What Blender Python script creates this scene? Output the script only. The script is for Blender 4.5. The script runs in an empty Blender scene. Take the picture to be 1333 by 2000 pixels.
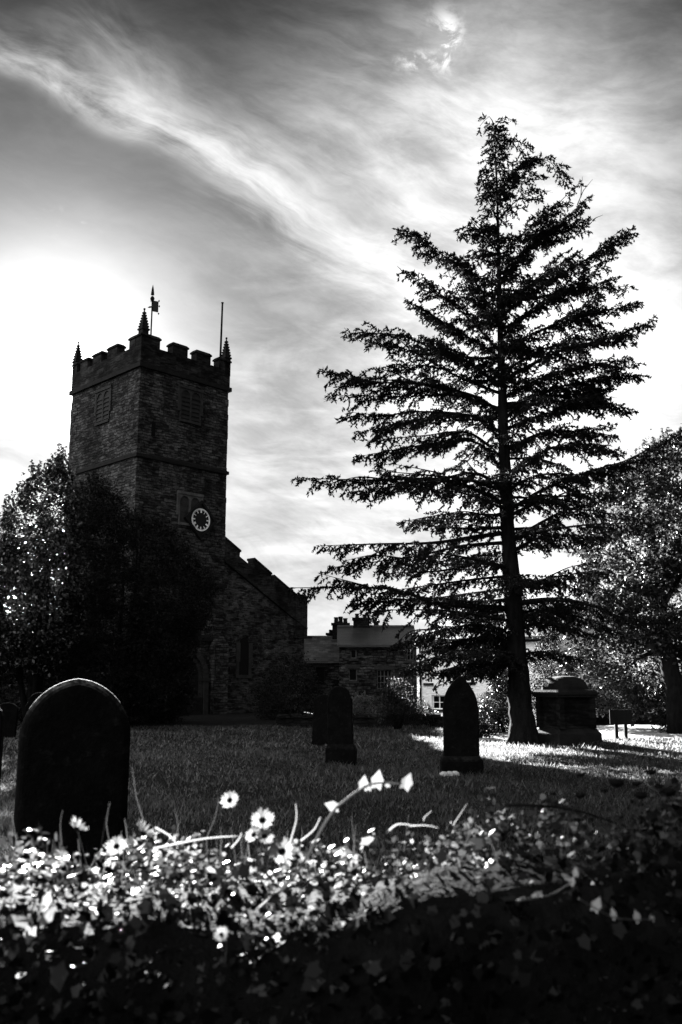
import bpy, bmesh, math, random
import numpy as np
from mathutils import Vector, Matrix

RAD = math.radians
rng = np.random.default_rng(7)
random.seed(7)
scene = bpy.context.scene
COL = scene.collection

# ------------------------------------------------------------------ camera
CAM_H = 1.40
FPX = 1778.0                        # focal length in photo pixels (2000 high)
PITCH = math.atan(335 / FPX)
cam_d = bpy.data.cameras.new('camera')
cam = bpy.data.objects.new('camera', cam_d)
COL.objects.link(cam)
cam.location = (0, 0, CAM_H)
cam.rotation_euler = (math.pi / 2 + PITCH, 0, 0)
cam_d.sensor_fit = 'VERTICAL'
cam_d.sensor_height = 36.0
cam_d.lens = FPX / 2000 * 36.0
cam_d.clip_start = 0.05
cam_d.clip_end = 5000
cam_d.dof.use_dof = True
cam_d.dof.focus_distance = 32.0
cam_d.dof.aperture_fstop = 7.1
scene.camera = cam


def ray(px, py):
    x, y = px - 666.5, 1000 - py
    c, s = math.cos(PITCH), math.sin(PITCH)
    return Vector((x, FPX * c - y * s, y * c + FPX * s))


def pt(px, py, Y):                  # world point seen there at forward distance Y
    d = ray(px, py)
    return Vector((0, 0, CAM_H)) + d * (Y / d.y)


def on_plane(px, py, P0, n):
    d = ray(px, py)
    o = Vector((0, 0, CAM_H))
    return o + d * ((P0 - o).dot(n) / d.dot(n))


# ------------------------------------------------------------------ sun, sky, exposure
SUN = ray(116, 722).normalized()
SUN_EL = math.asin(SUN.z)
SUN_AZ = math.atan2(SUN.x, SUN.y)
sun_d = bpy.data.lights.new('sun', 'SUN')
sun_d.energy = 5.0
sun_d.angle = RAD(0.53)
sun_d.color = (1.0, 1.0, 1.0)          # black and white photograph
sun_o = bpy.data.objects.new('sun', sun_d)
COL.objects.link(sun_o)
sun_o.location = SUN * 200
sun_o.rotation_euler = SUN.to_track_quat('Z', 'Y').to_euler()

EXPO = 3.6
scene.view_settings.view_transform = 'Standard'
scene.view_settings.look = 'None'
scene.view_settings.exposure = EXPO
scene.view_settings.gamma = 1.0
scene.view_settings.use_curve_mapping = False
scene.cycles.max_bounces = 6
scene.cycles.transparent_max_bounces = 6
scene.cycles.use_denoising = True
scene.cycles.sample_clamp_indirect = 4.0


class NT:
    """tiny helper for writing node maths"""
    def __init__(self, tree):
        self.t = tree

    def node(self, kind, **kw):
        n = self.t.nodes.new(kind)
        for k, v in kw.items():
            setattr(n, k, v)
        return n

    def put(self, sock, v):
        if isinstance(v, bpy.types.NodeSocket):
            self.t.links.new(v, sock)
        elif v is not None:
            sock.default_value = v

    def m(self, op, a, b=None, c=None, clamp=False):
        n = self.node('ShaderNodeMath', operation=op, use_clamp=clamp)
        self.put(n.inputs[0], a)
        if b is not None: self.put(n.inputs[1], b)
        if c is not None: self.put(n.inputs[2], c)
        return n.outputs[0]

    def add(self, *a):
        r = a[0]
        for b in a[1:]: r = self.m('ADD', r, b)
        return r

    def mul(self, *a):
        r = a[0]
        for b in a[1:]: r = self.m('MULTIPLY', r, b)
        return r

    def v(self, op, a, b=None):
        n = self.node('ShaderNodeVectorMath', operation=op)
        self.put(n.inputs[0], a)
        if b is not None: self.put(n.inputs[1], b)
        return n.outputs['Value'] if op in ('DOT_PRODUCT', 'LENGTH') else n.outputs[0]

    def smooth(self, x, lo, hi, a=0.0, b=1.0):
        if lo > hi: lo, hi, a, b = hi, lo, b, a
        n = self.node('ShaderNodeMapRange', interpolation_type='SMOOTHSTEP')
        self.put(n.inputs['Value'], x)
        for k, val in (('From Min', lo), ('From Max', hi), ('To Min', a), ('To Max', b)):
            n.inputs[k].default_value = val
        return n.outputs[0]

    def xyz(self, x, y, z=0.0):
        n = self.node('ShaderNodeCombineXYZ')
        self.put(n.inputs[0], x); self.put(n.inputs[1], y); self.put(n.inputs[2], z)
        return n.outputs[0]

    def noise(self, vec, scale, detail=5.0, rough=0.55, dist=0.0, lac=2.0):
        n = self.node('ShaderNodeTexNoise')
        self.put(n.inputs['Vector'], vec)
        n.inputs['Scale'].default_value = scale
        n.inputs['Detail'].default_value = detail
        n.inputs['Roughness'].default_value = rough
        n.inputs['Distortion'].default_value = dist
        n.inputs['Lacunarity'].default_value = lac
        return n.outputs['Fac']

    def ramp(self, x, stops, interp='LINEAR'):
        n = self.node('ShaderNodeValToRGB')
        n.color_ramp.interpolation = interp
        els = n.color_ramp.elements
        while len(els) < len(stops): els.new(0.5)
        for e, (p, val) in zip(els, stops):
            e.position = p; e.color = (val, val, val, 1)
        self.put(n.inputs[0], x)
        return n.outputs[0]

    def gauss(self, x, w):
        q = self.m('DIVIDE', x, w)
        return self.m('EXPONENT', self.mul(q, q, -1.0))


def uv_of(px, py):
    d = ray(px, py)
    return d.x / d.y, d.z / d.y


world = bpy.data.worlds.new('World')
scene.world = world
world.use_nodes = True
wt = world.node_tree
wt.nodes.clear()
N = NT(wt)
tc = N.node('ShaderNodeTexCoord')
D = N.v('NORMALIZE', tc.outputs['Generated'])
sep = N.node('ShaderNodeSeparateXYZ'); N.put(sep.inputs[0], D)
dx, dy, dz = sep.outputs
yy = N.m('MAXIMUM', dy, 0.12)
U = N.m('DIVIDE', dx, yy)
V = N.m('DIVIDE', dz, yy)
sky = N.node('ShaderNodeTexSky', sky_type='NISHITA', sun_disc=False)
sky.sun_elevation = SUN_EL
sky.sun_rotation = SUN_AZ
sky.air_density = 1.0; sky.dust_density = 1.5; sky.ozone_density = 1.0
bw = N.node('ShaderNodeRGBToBW'); N.put(bw.inputs[0], sky.outputs[0])
nis = bw.outputs[0]
front = N.smooth(dy, -0.15, 0.55)
# clear sky seen through a red filter: pale low down, dark overhead
SKY_STOPS = [(0.0, .72), (.074, .60), (.188, .40), (.307, .20), (.43, .122), (.56, .115), (.70, .095), (.83, .034), (1.0, .018)]
base = N.ramp(N.m('DIVIDE', N.m('MAXIMUM', V, 0.0), 1.0), SKY_STOPS)
# warped coordinates for the cirrus
# keep the front of the dome
w1 = N.noise(N.xyz(N.mul(U, 2.2), N.mul(V, 3.2), 3.1), 1.6, 3)
w2 = N.noise(N.xyz(N.mul(U, 2.2), N.mul(V, 3.2), 9.7), 1.6, 3)
Uw = N.add(U, N.mul(N.m('SUBTRACT', w1, 0.5), 0.07))
Vw = N.add(V, N.mul(N.m('SUBTRACT', w2, 0.5), 0.07))


def band(pa, pb, width, stretch, ncut, seed, fade0, fade1, scale=16.0, skew=0.0, spread=0.0):
    """a wisp of cirrus along a line through two directions; skew turns its fibres, spread fans it out"""
    ua, va = uv_of(*pa); ub, vb = uv_of(*pb)
    L = math.hypot(ub - ua, vb - va)
    ex, ey = (ub - ua) / L, (vb - va) / L
    du = N.m('SUBTRACT', Uw, ua); dv = N.m('SUBTRACT', Vw, va)
    al = N.add(N.mul(du, ex), N.mul(dv, ey))
    along = N.m('DIVIDE', al, L)
    across = N.add(N.mul(du, -ey), N.mul(dv, ex))
    wid = N.m('MAXIMUM', N.add(width, N.mul(along, spread)), width * .35)
    fib = N.add(across, N.mul(al, skew))
    n1 = N.noise(N.xyz(N.mul(al, stretch), fib, seed), scale, 8, 0.62, 0.35)
    n2 = N.noise(N.xyz(N.mul(al, .55), fib, seed + 4), scale * .55, 6, 0.6, 0.5)
    n = N.add(N.mul(n1, .6), N.mul(n2, .4))
    wid = N.mul(wid, N.smooth(across, -.008, .012, .5, 1.25))
    q = N.m('DIVIDE', across, wid)
    g = N.m('EXPONENT', N.mul(q, q, -1.0))
    fade = N.mul(N.smooth(along, fade0[0], fade0[1]), N.smooth(along, fade1[0], fade1[1], 1.0, 0.0))
    tex = N.smooth(n, ncut[0], ncut[1])
    return N.mul(g, fade, tex)


b1 = band((0, 112), (640, 425), 0.029, 0.20, (.36, .58), 1.3, (-.5, .34), (.65, 1.35), 15, .05, .012)
b2 = band((135, 30), (340, 240), 0.030, 0.25, (.36, .66), 5.3, (-.2, .3), (.8, 1.25), 19, -.08, .02)
b2b = band((50, 60), (330, 250), 0.050, 0.25, (.44, .70), 2.9, (-.2, .3), (.8, 1.25), 19, -.12)
b3 = band((330, 330), (860, 560), 0.075, 0.14, (.42, .64), 8.3, (-.1, .4), (.9, 1.9), 24, .06, .02)
b3b = band((480, 250), (800, 400), 0.045, 0.20, (.40, .66), 12.3, (-.3, .3), (.9, 1.5), 18, .06, .02)
b4 = band((380, 900), (900, 840), 0.16, 0.22, (.46, .66), 4.4, (-.2, .3), (.9, 1.7), 20, .10)
b5 = band((400, 1060), (900, 1075), 0.08, 0.14, (.42, .64), 2.4, (-.4, .3), (.9, 1.7), 22, -.05)
b6 = band((-200, 860), (170, 915), 0.04, 0.2, (.36, .60), 6.6, (-.4, .1), (.8, 1.1), 14)


def puff(c, w, h, seed, sc=26.0, cut=(.46, .66)):
    u0, v0 = uv_of(*c)
    g = N.mul(N.gauss(N.m('SUBTRACT', Uw, u0), w), N.gauss(N.m('SUBTRACT', Vw, v0), h))
    return N.mul(g, N.smooth(N.noise(N.xyz(Uw, Vw, seed), sc, 7, 0.62, .4), *cut))


p1 = puff((866, 78), 0.020, 0.034, 2.0)
p2 = puff((828, 122), 0.028, 0.014, 6.0)
p3 = puff((125, 430), 0.03, 0.02, 8.0, 60, (.55, .72))


def glow(c, w, h):
    u0, v0 = uv_of(*c)
    return N.mul(N.gauss(N.m('SUBTRACT', U, u0), w), N.gauss(N.m('SUBTRACT', V, v0), h))


soft = N.noise(N.xyz(N.mul(Uw, 1.0), N.mul(Vw, 1.6), 0.7), 4.0, 6, 0.58)
right_haze = N.mul(glow((1020, 540), .20, .31), N.smooth(soft, .2, .75, .6, 1.15))
right_low = glow((1250, 800), .32, .24)
top_mid = glow((1010, 230), .17, .16)
dark_mid = glow((580, 640), .11, .17)
dark_l = glow((150, 340), .17, .085)
sdot = N.m('MAXIMUM', N.v('DOT_PRODUCT', D, tuple(SUN)), 0.0)
aur = N.add(N.mul(N.m('POWER', sdot, 1500.0), 6.0), N.mul(N.m('POWER', sdot, 160.0), 1.3), N.mul(N.m('POWER', sdot, 60.0), 0.45))
aur = N.mul(aur, N.m('SUBTRACT', 1.0, N.mul(b6, .55)))
tot = N.add(base, N.mul(right_haze, 1.0), N.mul(right_low, .42), N.mul(top_mid, .14),
            N.mul(dark_mid, -.05), N.mul(dark_l, -.05))
tot = N.m('MAXIMUM', tot, 0.03)
mott = N.smooth(N.noise(N.xyz(N.mul(Uw, .8), N.mul(Vw, 1.8), 3.7), 8.0, 8, 0.62), .28, .72, .68, 1.28)
fibre = N.noise(N.xyz(N.add(N.mul(Uw, .35), N.mul(Vw, -.12)), N.add(N.mul(Uw, .45), N.mul(Vw, 1.0)), 1.9), 22.0, 8, 0.66, .3)
mott = N.mul(mott, N.add(1.0, N.mul(N.m('SUBTRACT', N.smooth(fibre, .32, .68, .80, 1.22), 1.0), N.smooth(U, .30, .0, .35, 1.0))))
tot = N.mul(tot, mott)
tot = N.add(tot, N.mul(b1, .82), N.mul(b2, .30), N.mul(b2b, .18), N.mul(b3, .34), N.mul(b3b, .25), N.mul(b4, .34), N.mul(b5, .40),
            N.mul(p1, 1.5), N.mul(p2, 1.1), N.mul(p3, .12))
tot = N.m('MAXIMUM', tot, 0.02)
# sky behind the viewer, raised to brighten the walls turned from the sun
nmix = N.mul(nis, 0.005)
# unseen bright sky patch on the left, added to light the white house
sky_fill = N.mul(N.smooth(dx, -.45, -.85), N.smooth(dy, .75, .3), N.smooth(dy, -.75, -.2), N.smooth(dz, .02, .15), N.smooth(dz, .75, .45))
sky_fill = N.mul(sky_fill, N.smooth(N.noise(D, 3.0, 5, .6), .25, .7, .6, 1.2))
sky_fill2 = N.mul(N.smooth(N.v('DOT_PRODUCT', D, (-.50, -.60, .62)), .70, .95), N.smooth(N.noise(D, 2.5, 5, .6), .25, .7, .7, 1.2))  # second unseen patch, high behind left, added for the white house wall
back = N.add(N.mul(N.smooth(dz, .1, 1.0, 0.80, 0.28), N.smooth(dz, -.05, .05), N.smooth(dx, .5, -.7, .75, 1.45)), N.mul(nis, 0.004))
full = N.add(N.mul(N.add(tot, nmix), front), N.mul(back, N.m('SUBTRACT', 1.0, front)), N.mul(sky_fill, 2.6), N.mul(sky_fill2, 2.4), aur)
SKY_STRENGTH = 0.10
col = N.mul(full, 1.0 / (SKY_STRENGTH * 2 ** EXPO))
rgb = N.node('ShaderNodeCombineColor')
for i in range(3): N.put(rgb.inputs[i], col)
bg = N.node('ShaderNodeBackground'); bg.inputs['Strength'].default_value = SKY_STRENGTH
N.put(bg.inputs['Color'], rgb.outputs[0])
wo = N.node('ShaderNodeOutputWorld'); wt.links.new(bg.outputs[0], wo.inputs[0])


# ------------------------------------------------------------------ object helpers
def tag(o, label=None, cat=None, group=None, kind=None):
    if label: o['label'] = label
    if cat: o['category'] = cat
    if group: o['group'] = group
    if kind: o['kind'] = kind
    return o


def empty(name, loc, label, cat, group=None, rz=0.0):
    o = bpy.data.objects.new(name, None)
    o.empty_display_size = 0.3
    COL.objects.link(o)
    o.location = loc
    o.rotation_euler = (0, 0, rz)
    return tag(o, label, cat, group)


class MB:
    """collects shapes in world space and links them as one mesh object"""
    def __init__(self):
        self.v = []; self.f = []

    def raw(self, verts, faces):
        o = len(self.v)
        self.v += [tuple(p) for p in verts]
        self.f += [tuple(i + o for i in f) for f in faces]

    def frame_box(self, O, ex, ey, ez, x0, x1, y0, y1, z0, z1, top_inset=0.0):
        """box in a local frame (origin O, unit axes ex, ey, ez)"""
        P = []
        for z, ins in ((z0, 0.0), (z1, top_inset)):
            for (x, y) in ((x0 + ins, y0 + ins), (x1 - ins, y0 + ins), (x1 - ins, y1 - ins), (x0 + ins, y1 - ins)):
                P.append(O + ex * x + ey * y + ez * z)
        self.raw(P, [(0, 3, 2, 1), (4, 5, 6, 7), (0, 1, 5, 4), (1, 2, 6, 5), (2, 3, 7, 6), (3, 0, 4, 7)])

    def prism(self, poly, O, ex, ez, n, d0, d1):
        """polygon (s, z) in the frame O, ex, ez pushed along n from d0 to d1"""
        k = len(poly)
        P = [O + ex * s + ez * z + n * d for d in (d0, d1) for (s, z) in poly]
        F = [tuple(range(k)), tuple(range(2 * k - 1, k - 1, -1))]
        F += [(i, i + k, (i + 1) % k + k, (i + 1) % k) for i in range(k)]
        self.raw(P, F)

    def tube(self, path, radii, n=8, cap=True):
        path = [Vector(p) for p in path]
        rings = []
        ref = None
        for i, p in enumerate(path):
            t = (path[min(i + 1, len(path) - 1)] - path[max(i - 1, 0)]).normalized()
            if ref is None:
                ref = t.orthogonal().normalized()
            ref = (ref - t * ref.dot(t)).normalized()
            b = t.cross(ref)
            r = radii[i] if hasattr(radii, '__len__') else radii
            rings.append([p + (ref * math.cos(a) + b * math.sin(a)) * r for a in (2 * math.pi * k / n for k in range(n))])
        P = [q for R_ in rings for q in R_]
        F = []
        for i in range(len(rings) - 1):
            for k in range(n):
                F.append((i * n + k, i * n + (k + 1) % n, (i + 1) * n + (k + 1) % n, (i + 1) * n + k))
        if cap:
            F.append(tuple(range(n - 1, -1, -1)))
            F.append(tuple(range((len(rings) - 1) * n, len(rings) * n)))
        self.raw(P, F)

    def lathe(self, C, prof, n=12):
        P = []; F = []
        for (r, z) in prof:
            for k in range(n):
                a = 2 * math.pi * k / n
                P.append((C[0] + r * math.cos(a), C[1] + r * math.sin(a), C[2] + z))
        for i in range(len(prof) - 1):
            for k in range(n):
                F.append((i * n + k, i * n + (k + 1) % n, (i + 1) * n + (k + 1) % n, (i + 1) * n + k))
        F.append(tuple(range(n - 1, -1, -1)))
        F.append(tuple(range((len(prof) - 1) * n, len(prof) * n)))
        self.raw(P, F)

    def build(self, name, mat, parent=None, smooth=False, bevel=0.0, fix=True):
        return link_mesh(name, np.array([tuple(p) for p in self.v]), self.f, mat, parent, smooth, bevel, fix)


def link_mesh(name, verts, faces, mat, parent=None, smooth=False, bevel=0.0, fix=True):
    verts = np.asarray(verts, dtype=float)
    if parent is not None:
        M = parent.matrix_basis
        P = parent
        while P.parent is not None:
            P = P.parent
            M = P.matrix_basis @ M
        Mi = np.array(M.inverted())
        verts = verts @ Mi[:3, :3].T + Mi[:3, 3]
        org = np.zeros(3)
    else:
        # a thing that is one mesh: its own origin at the base
        org = np.array([(verts[:, 0].min() + verts[:, 0].max()) / 2, (verts[:, 1].min() + verts[:, 1].max()) / 2, verts[:, 2].min()])
        verts = verts - org
    me = bpy.data.meshes.new(name)
    if isinstance(faces, np.ndarray):
        k = faces.shape[1]
        me.vertices.add(len(verts)); me.vertices.foreach_set('co', verts.astype(np.float32).ravel())
        me.loops.add(faces.size); me.loops.foreach_set('vertex_index', faces.astype(np.int32).ravel())
        me.polygons.add(len(faces))
        me.polygons.foreach_set('loop_start', np.arange(0, faces.size, k, dtype=np.int32))
        me.update(calc_edges=True)
    else:
        me.from_pydata([tuple(p) for p in verts], [], faces)
        me.update()
        if fix or bevel:
            bm = bmesh.new(); bm.from_mesh(me)
            if fix: bmesh.ops.recalc_face_normals(bm, faces=bm.faces)
            if bevel:
                es = [e for e in bm.edges if len(e.link_faces) == 2 and e.calc_face_angle(0) > 0.5]
                bmesh.ops.bevel(bm, geom=es, offset=bevel, segments=1, affect='EDGES', clamp_overlap=True)
            bm.to_mesh(me); bm.free()
        # wall mapping: distance along the wall, height
        uvl = me.uv_layers.new(name='UVMap')
        wm = np.array(parent.matrix_basis) if parent is not None and parent.parent is None else np.eye(4)
        for p in me.polygons:
            n = p.normal
            if abs(n.z) > 0.75:
                tx, ty = Vector((1, 0, 0)), Vector((0, 1, 0))
            else:
                tx = Vector((-n.y, n.x, 0)).normalized(); ty = n.cross(tx)
                if ty.z < 0: ty = -ty
            for li in p.loop_indices:
                co = me.vertices[me.loops[li].vertex_index].co
                uvl.data[li].uv = (co.dot(tx) + 50, co.dot(ty) + 50)
    if smooth:
        me.polygons.foreach_set('use_smooth', [True] * len(me.polygons))
    me.materials.append(mat)
    o = bpy.data.objects.new(name, me)
    COL.objects.link(o)
    if parent is not None:
        o.parent = parent
    else:
        o.location = org
    return o


# ------------------------------------------------------------------ materials
def new_mat(name):
    m = bpy.data.materials.new(name)
    m.use_nodes = True
    t = m.node_tree
    t.nodes.clear()
    n = NT(t)
    out = n.node('ShaderNodeOutputMaterial')
    return m, n, out


def grey(n, x):
    c = n.node('ShaderNodeCombineColor')
    for i in range(3): n.put(c.inputs[i], x)
    return c.outputs[0]


def principled(n, out, val, rough=0.8, height=None, bump=0.3, bdist=0.03, spec=0.3, metal=0.0):
    p = n.node('ShaderNodeBsdfPrincipled')
    n.put(p.inputs['Base Color'], grey(n, val))
    n.put(p.inputs['Roughness'], rough)
    p.inputs['Specular IOR Level'].default_value = spec
    p.inputs['Metallic'].default_value = metal
    if height is not None:
        b = n.node('ShaderNodeBump')
        b.inputs['Strength'].default_value = bump
        b.inputs['Distance'].default_value = bdist
        n.put(b.inputs['Height'], height)
        n.t.links.new(b.outputs[0], p.inputs['Normal'])
    n.t.links.new(p.outputs[0], out.inputs[0])
    return p


def masonry(name, lo, hi, course=0.19, length=0.42, mortar=0.9, warp=0.055, bump=0.8, spots=0.0):
    m, n, out = new_mat(name)
    uv = n.node('ShaderNodeUVMap').outputs[0]
    pos = n.node('ShaderNodeNewGeometry').outputs['Position']
    s = n.node('ShaderNodeSeparateXYZ'); n.put(s.inputs[0], uv)
    wa = n.m('SUBTRACT', n.noise(uv, 1.6, 3), .5)
    wb = n.m('SUBTRACT', n.noise(n.v('ADD', uv, (13.0, 7.0, 0)), 2.4, 3), .5)
    vec = n.xyz(n.add(s.outputs[0], n.mul(wa, warp * 7)), n.add(s.outputs[1], n.mul(wb, warp * 3.2)))
    b = n.node('ShaderNodeTexBrick')
    n.put(b.inputs['Vector'], vec)
    b.inputs['Color1'].default_value = (0, 0, 0, 1); b.inputs['Color2'].default_value = (1, 1, 1, 1)
    b.inputs['Mortar'].default_value = (.5, .5, .5, 1)
    b.inputs['Scale'].default_value = 1.0
    b.inputs['Mortar Size'].default_value = 0.016
    b.inputs['Mortar Smooth'].default_value = 0.4
    b.inputs['Brick Width'].default_value = length
    b.inputs['Row Height'].default_value = course
    b.offset = 0.47; b.squash = 0.7; b.squash_frequency = 3
    cell = n.node('ShaderNodeTexVoronoi', feature='F1')
    n.put(cell.inputs['Vector'], n.xyz(n.mul(n.add(s.outputs[0], n.mul(wa, .4)), 2.1), n.mul(n.add(s.outputs[1], n.mul(wb, .15)), 5.0)))
    cell.inputs['Scale'].default_value = 1.0
    cv = n.node('ShaderNodeRGBToBW'); n.put(cv.inputs[0], cell.outputs['Color'])
    bwn = n.node('ShaderNodeRGBToBW'); n.put(bwn.inputs[0], b.outputs['Color'])
    streak = n.noise(n.xyz(n.mul(s.outputs[0], 1.6), n.mul(s.outputs[1], 9.0)), 1.8, 5, .65)
    tone = n.add(n.mul(bwn.outputs[0], .30), n.mul(cv.outputs[0], .30), n.mul(n.smooth(streak, .3, .7), .40))
    blotch = n.mul(n.smooth(n.noise(pos, .55, 5, .6), .3, .7, .6, 1.4), n.smooth(n.noise(n.v('MULTIPLY', pos, (1, 1, .25)), .9, 5, .65), .3, .7, .6, 1.35))
    fine = n.smooth(n.noise(pos, 22, 4, .65), .25, .75, .7, 1.3)
    tone = n.m('POWER', n.smooth(tone, .12, .9), 1.6)
    val = n.add(lo, n.mul(tone, hi - lo))
    val = n.mul(val, blotch, fine)
    if mortar != 1.0:
        val = n.mul(val, n.add(1.0, n.mul(b.outputs['Fac'], mortar - 1.0)))
    if spots:
        sp = n.smooth(n.noise(pos, 5.5, 3, .5), .66, .74)
        val = n.add(val, n.mul(sp, spots))
    h = n.add(n.mul(n.m('SUBTRACT', 1.0, b.outputs['Fac']), .7), n.mul(cv.outputs[0], .5), n.mul(n.noise(pos, 14, 5, .6), .5))
    principled(n, out, val, 0.9, h, bump, 0.05, 0.05)
    return m


def plain(name, lo, hi, scale=4.0, rough=0.75, bump=0.25, bdist=0.02, spec=0.3, metal=0.0, stretch=(1, 1, 1)):
    m, n, out = new_mat(name)
    pos = n.v('MULTIPLY', n.node('ShaderNodeNewGeometry').outputs['Position'], stretch)
    a = n.noise(pos, scale, 6, .6)
    b = n.noise(pos, scale * 7, 4, .6)
    val = n.add(lo, n.mul(n.smooth(n.add(n.mul(a, .65), n.mul(b, .35)), .3, .7), hi - lo))
    principled(n, out, val, rough, n.add(a, n.mul(b, .6)), bump, bdist, spec, metal)
    return m


def slates(name, lo, hi):
    m, n, out = new_mat(name)
    uv = n.node('ShaderNodeUVMap').outputs[0]
    pos = n.node('ShaderNodeNewGeometry').outputs['Position']
    b = n.node('ShaderNodeTexBrick')
    wa = n.m('SUBTRACT', n.noise(uv, 1.2, 3), .5)
    s = n.node('ShaderNodeSeparateXYZ'); n.put(s.inputs[0], uv)
    n.put(b.inputs['Vector'], n.xyz(n.add(s.outputs[0], n.mul(wa, .12)), n.add(s.outputs[1], n.mul(wa, .1))))
    b.inputs['Color1'].default_value = (0, 0, 0, 1); b.inputs['Color2'].default_value = (1, 1, 1, 1)
    b.inputs['Scale'].default_value = 1.0; b.inputs['Mortar Size'].default_value = .012
    b.inputs['Brick Width'].default_value = .34; b.inputs['Row Height'].default_value = .26
    bwn = n.node('ShaderNodeRGBToBW'); n.put(bwn.inputs[0], b.outputs['Color'])
    val = n.mul(n.add(lo, n.mul(bwn.outputs[0], hi - lo)), n.smooth(n.noise(pos, 1.3, 5), .3, .7, .6, 1.35))
    saw = n.m('FRACT', n.m('DIVIDE', s.outputs[1], .26))
    h = n.add(n.mul(saw, -.6), n.mul(bwn.outputs[0], .4), n.mul(n.m('SUBTRACT', 1.0, b.outputs['Fac']), .3))
    principled(n, out, val, .55, h, .8, .05, .4)
    return m


def leaf_mat(name, lo, hi, trans=0.4, tcol=0.2, rough=0.4, scale=3.0, spec=0.5, power=0.0):
    m, n, out = new_mat(name)
    geo = n.node('ShaderNodeNewGeometry')
    pos = geo.outputs['Position']
    isl = geo.outputs['Random Per Island']
    k = n.add(n.mul(n.noise(pos, scale, 4, .6), .6), n.mul(isl, .4))
    val = n.add(lo, n.mul(n.smooth(k, .2, .8), hi - lo))
    p = n.node('ShaderNodeBsdfPrincipled')
    n.put(p.inputs['Base Color'], grey(n, val))
    p.inputs['Roughness'].default_value = rough
    p.inputs['Specular IOR Level'].default_value = spec
    tr = n.node('ShaderNodeBsdfTranslucent')
    if power:
        n.put(tr.inputs['Color'], grey(n, n.mul(n.add(.06, n.mul(n.m('POWER', isl, power), 3.2)), tcol)))
    else:
        n.put(tr.inputs['Color'], grey(n, n.mul(n.add(.45, n.mul(isl, 1.1)), tcol)))
    mx = n.node('ShaderNodeMixShader'); mx.inputs[0].default_value = trans
    n.t.links.new(p.outputs[0], mx.inputs[1]); n.t.links.new(tr.outputs[0], mx.inputs[2])
    n.t.links.new(mx.outputs[0], out.inputs[0])
    return m


MAT = {}
MAT['tower_stone'] = masonry('tower_stone', .005, .062, .14, .34, .35, .055, 1.0, .03)
MAT['aisle_stone'] = masonry('aisle_stone', .003, .05, .17, .30, 1.6, .07, 1.0, .04)
MAT['parapet_stone'] = masonry('parapet_stone', .002, .024, .25, .6, .8, .03, .5)
MAT['dressed_stone'] = plain('dressed_stone', .010, .026, 3, .85, .4, .02, .1)
MAT['dark_stone'] = plain('dark_stone', .0025, .009, 3, .85, .4, .02, .1)
MAT['cottage_stone'] = masonry('cottage_stone', .002, .06, .15, .34, .4, .06, 1.0)
MAT['wall_stone'] = masonry('wall_stone', .004, .014, .12, .25, .5, .06, 1.0)
MAT['slate'] = slates('slate', .003, .036)
MAT['dark_slate'] = slates('dark_slate', .0012, .012)


def lit_edge_slab(name, lo, hi, top):
    """dark weathered slab, sunlit edge painted pale where the surface turns upward"""
    m, n, out = new_mat(name)
    geo = n.node('ShaderNodeNewGeometry')
    pos = geo.outputs['Position']
    sp = n.node('ShaderNodeSeparateXYZ'); n.put(sp.inputs[0], geo.outputs['True Normal'])
    a = n.noise(pos, 5, 6, .6); b = n.noise(pos, 38, 4, .65); c = n.noise(pos, 14, 5, .65)
    val = n.add(lo, n.mul(n.smooth(n.add(n.mul(a, .6), n.mul(b, .4)), .35, .7), hi - lo))
    val = n.add(val, n.mul(n.smooth(c, .56, .70), hi * 1.2))
    val = n.add(val, n.mul(n.smooth(sp.outputs[2], .25, .7), n.smooth(n.add(n.mul(c, .6), n.mul(b, .4)), .42, .60, .08, 1.0), top))  # sunlit rim put into the colour by the upward normal
    principled(n, out, val, .85, n.add(a, n.mul(b, .7), c), .5, .02, .03)
    return m


MAT['gravestone'] = lit_edge_slab('gravestone', .0008, .0028, .004)
MAT['gravestone_lit_edge'] = lit_edge_slab('gravestone_lit_edge', .0006, .0024, .07)
MAT['iron'] = plain('iron', .0015, .004, 6, .6, .1, .005, .04)
MAT['black_paint'] = plain('black_paint', .003, .005, 6, .5, .1, .005, .1)
MAT['pale_stone'] = plain('pale_stone', .03, .075, 3, .85, .4, .02, .1)
MAT['gilt'] = plain('gilt', .70, .85, 9, .5, .1, .003, .5)
MAT['void'] = plain('window_dark', .001, .002, 3, .35, .05, .002, .04)
MAT['louvre'] = plain('louvre_slate', .005, .014, 5, .7, .3, .01, .1)
MAT['oak'] = plain('oak', .003, .008, 3, .8, .3, .01, .1, 0, (6, 6, .6))
MAT['white_paint'] = plain('white_paint', .72, .82, 4, .6, .05, .002)
MAT['bark'] = plain('bark', .0015, .008, 5, .95, .9, .04, .06, 0, (2.4, 2.4, .5))
MAT['cedar_needle'] = leaf_mat('cedar_needle', .003, .010, .18, .010, .7, 1.5, .04)
MAT['yew_leaf'] = leaf_mat('yew_leaf', .003, .010, .10, .008, .6, 1.2, .06)
MAT['holly_leaf'] = leaf_mat('holly_leaf', .004, .012, .18, .018, .24, 1.2, .45)
MAT['tree_leaf'] = leaf_mat('tree_leaf', .005, .014, .40, .05, .45, 1.0, .15)
MAT['shrub_leaf'] = leaf_mat('shrub_leaf', .004, .012, .30, .04, .4, 1.5, .2)
MAT['pale_leaf'] = leaf_mat('pale_leaf', .04, .10, .5, .14, .5, 1.5, .3)
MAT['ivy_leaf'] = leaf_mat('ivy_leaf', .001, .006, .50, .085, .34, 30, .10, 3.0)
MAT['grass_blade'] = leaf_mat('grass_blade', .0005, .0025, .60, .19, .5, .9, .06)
MAT['petal'] = leaf_mat('petal', .07, .10, .6, .13, .6, 40, .2)
MAT['straw'] = leaf_mat('straw', .07, .10, .6, .17, .6, 40, .2)
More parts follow.
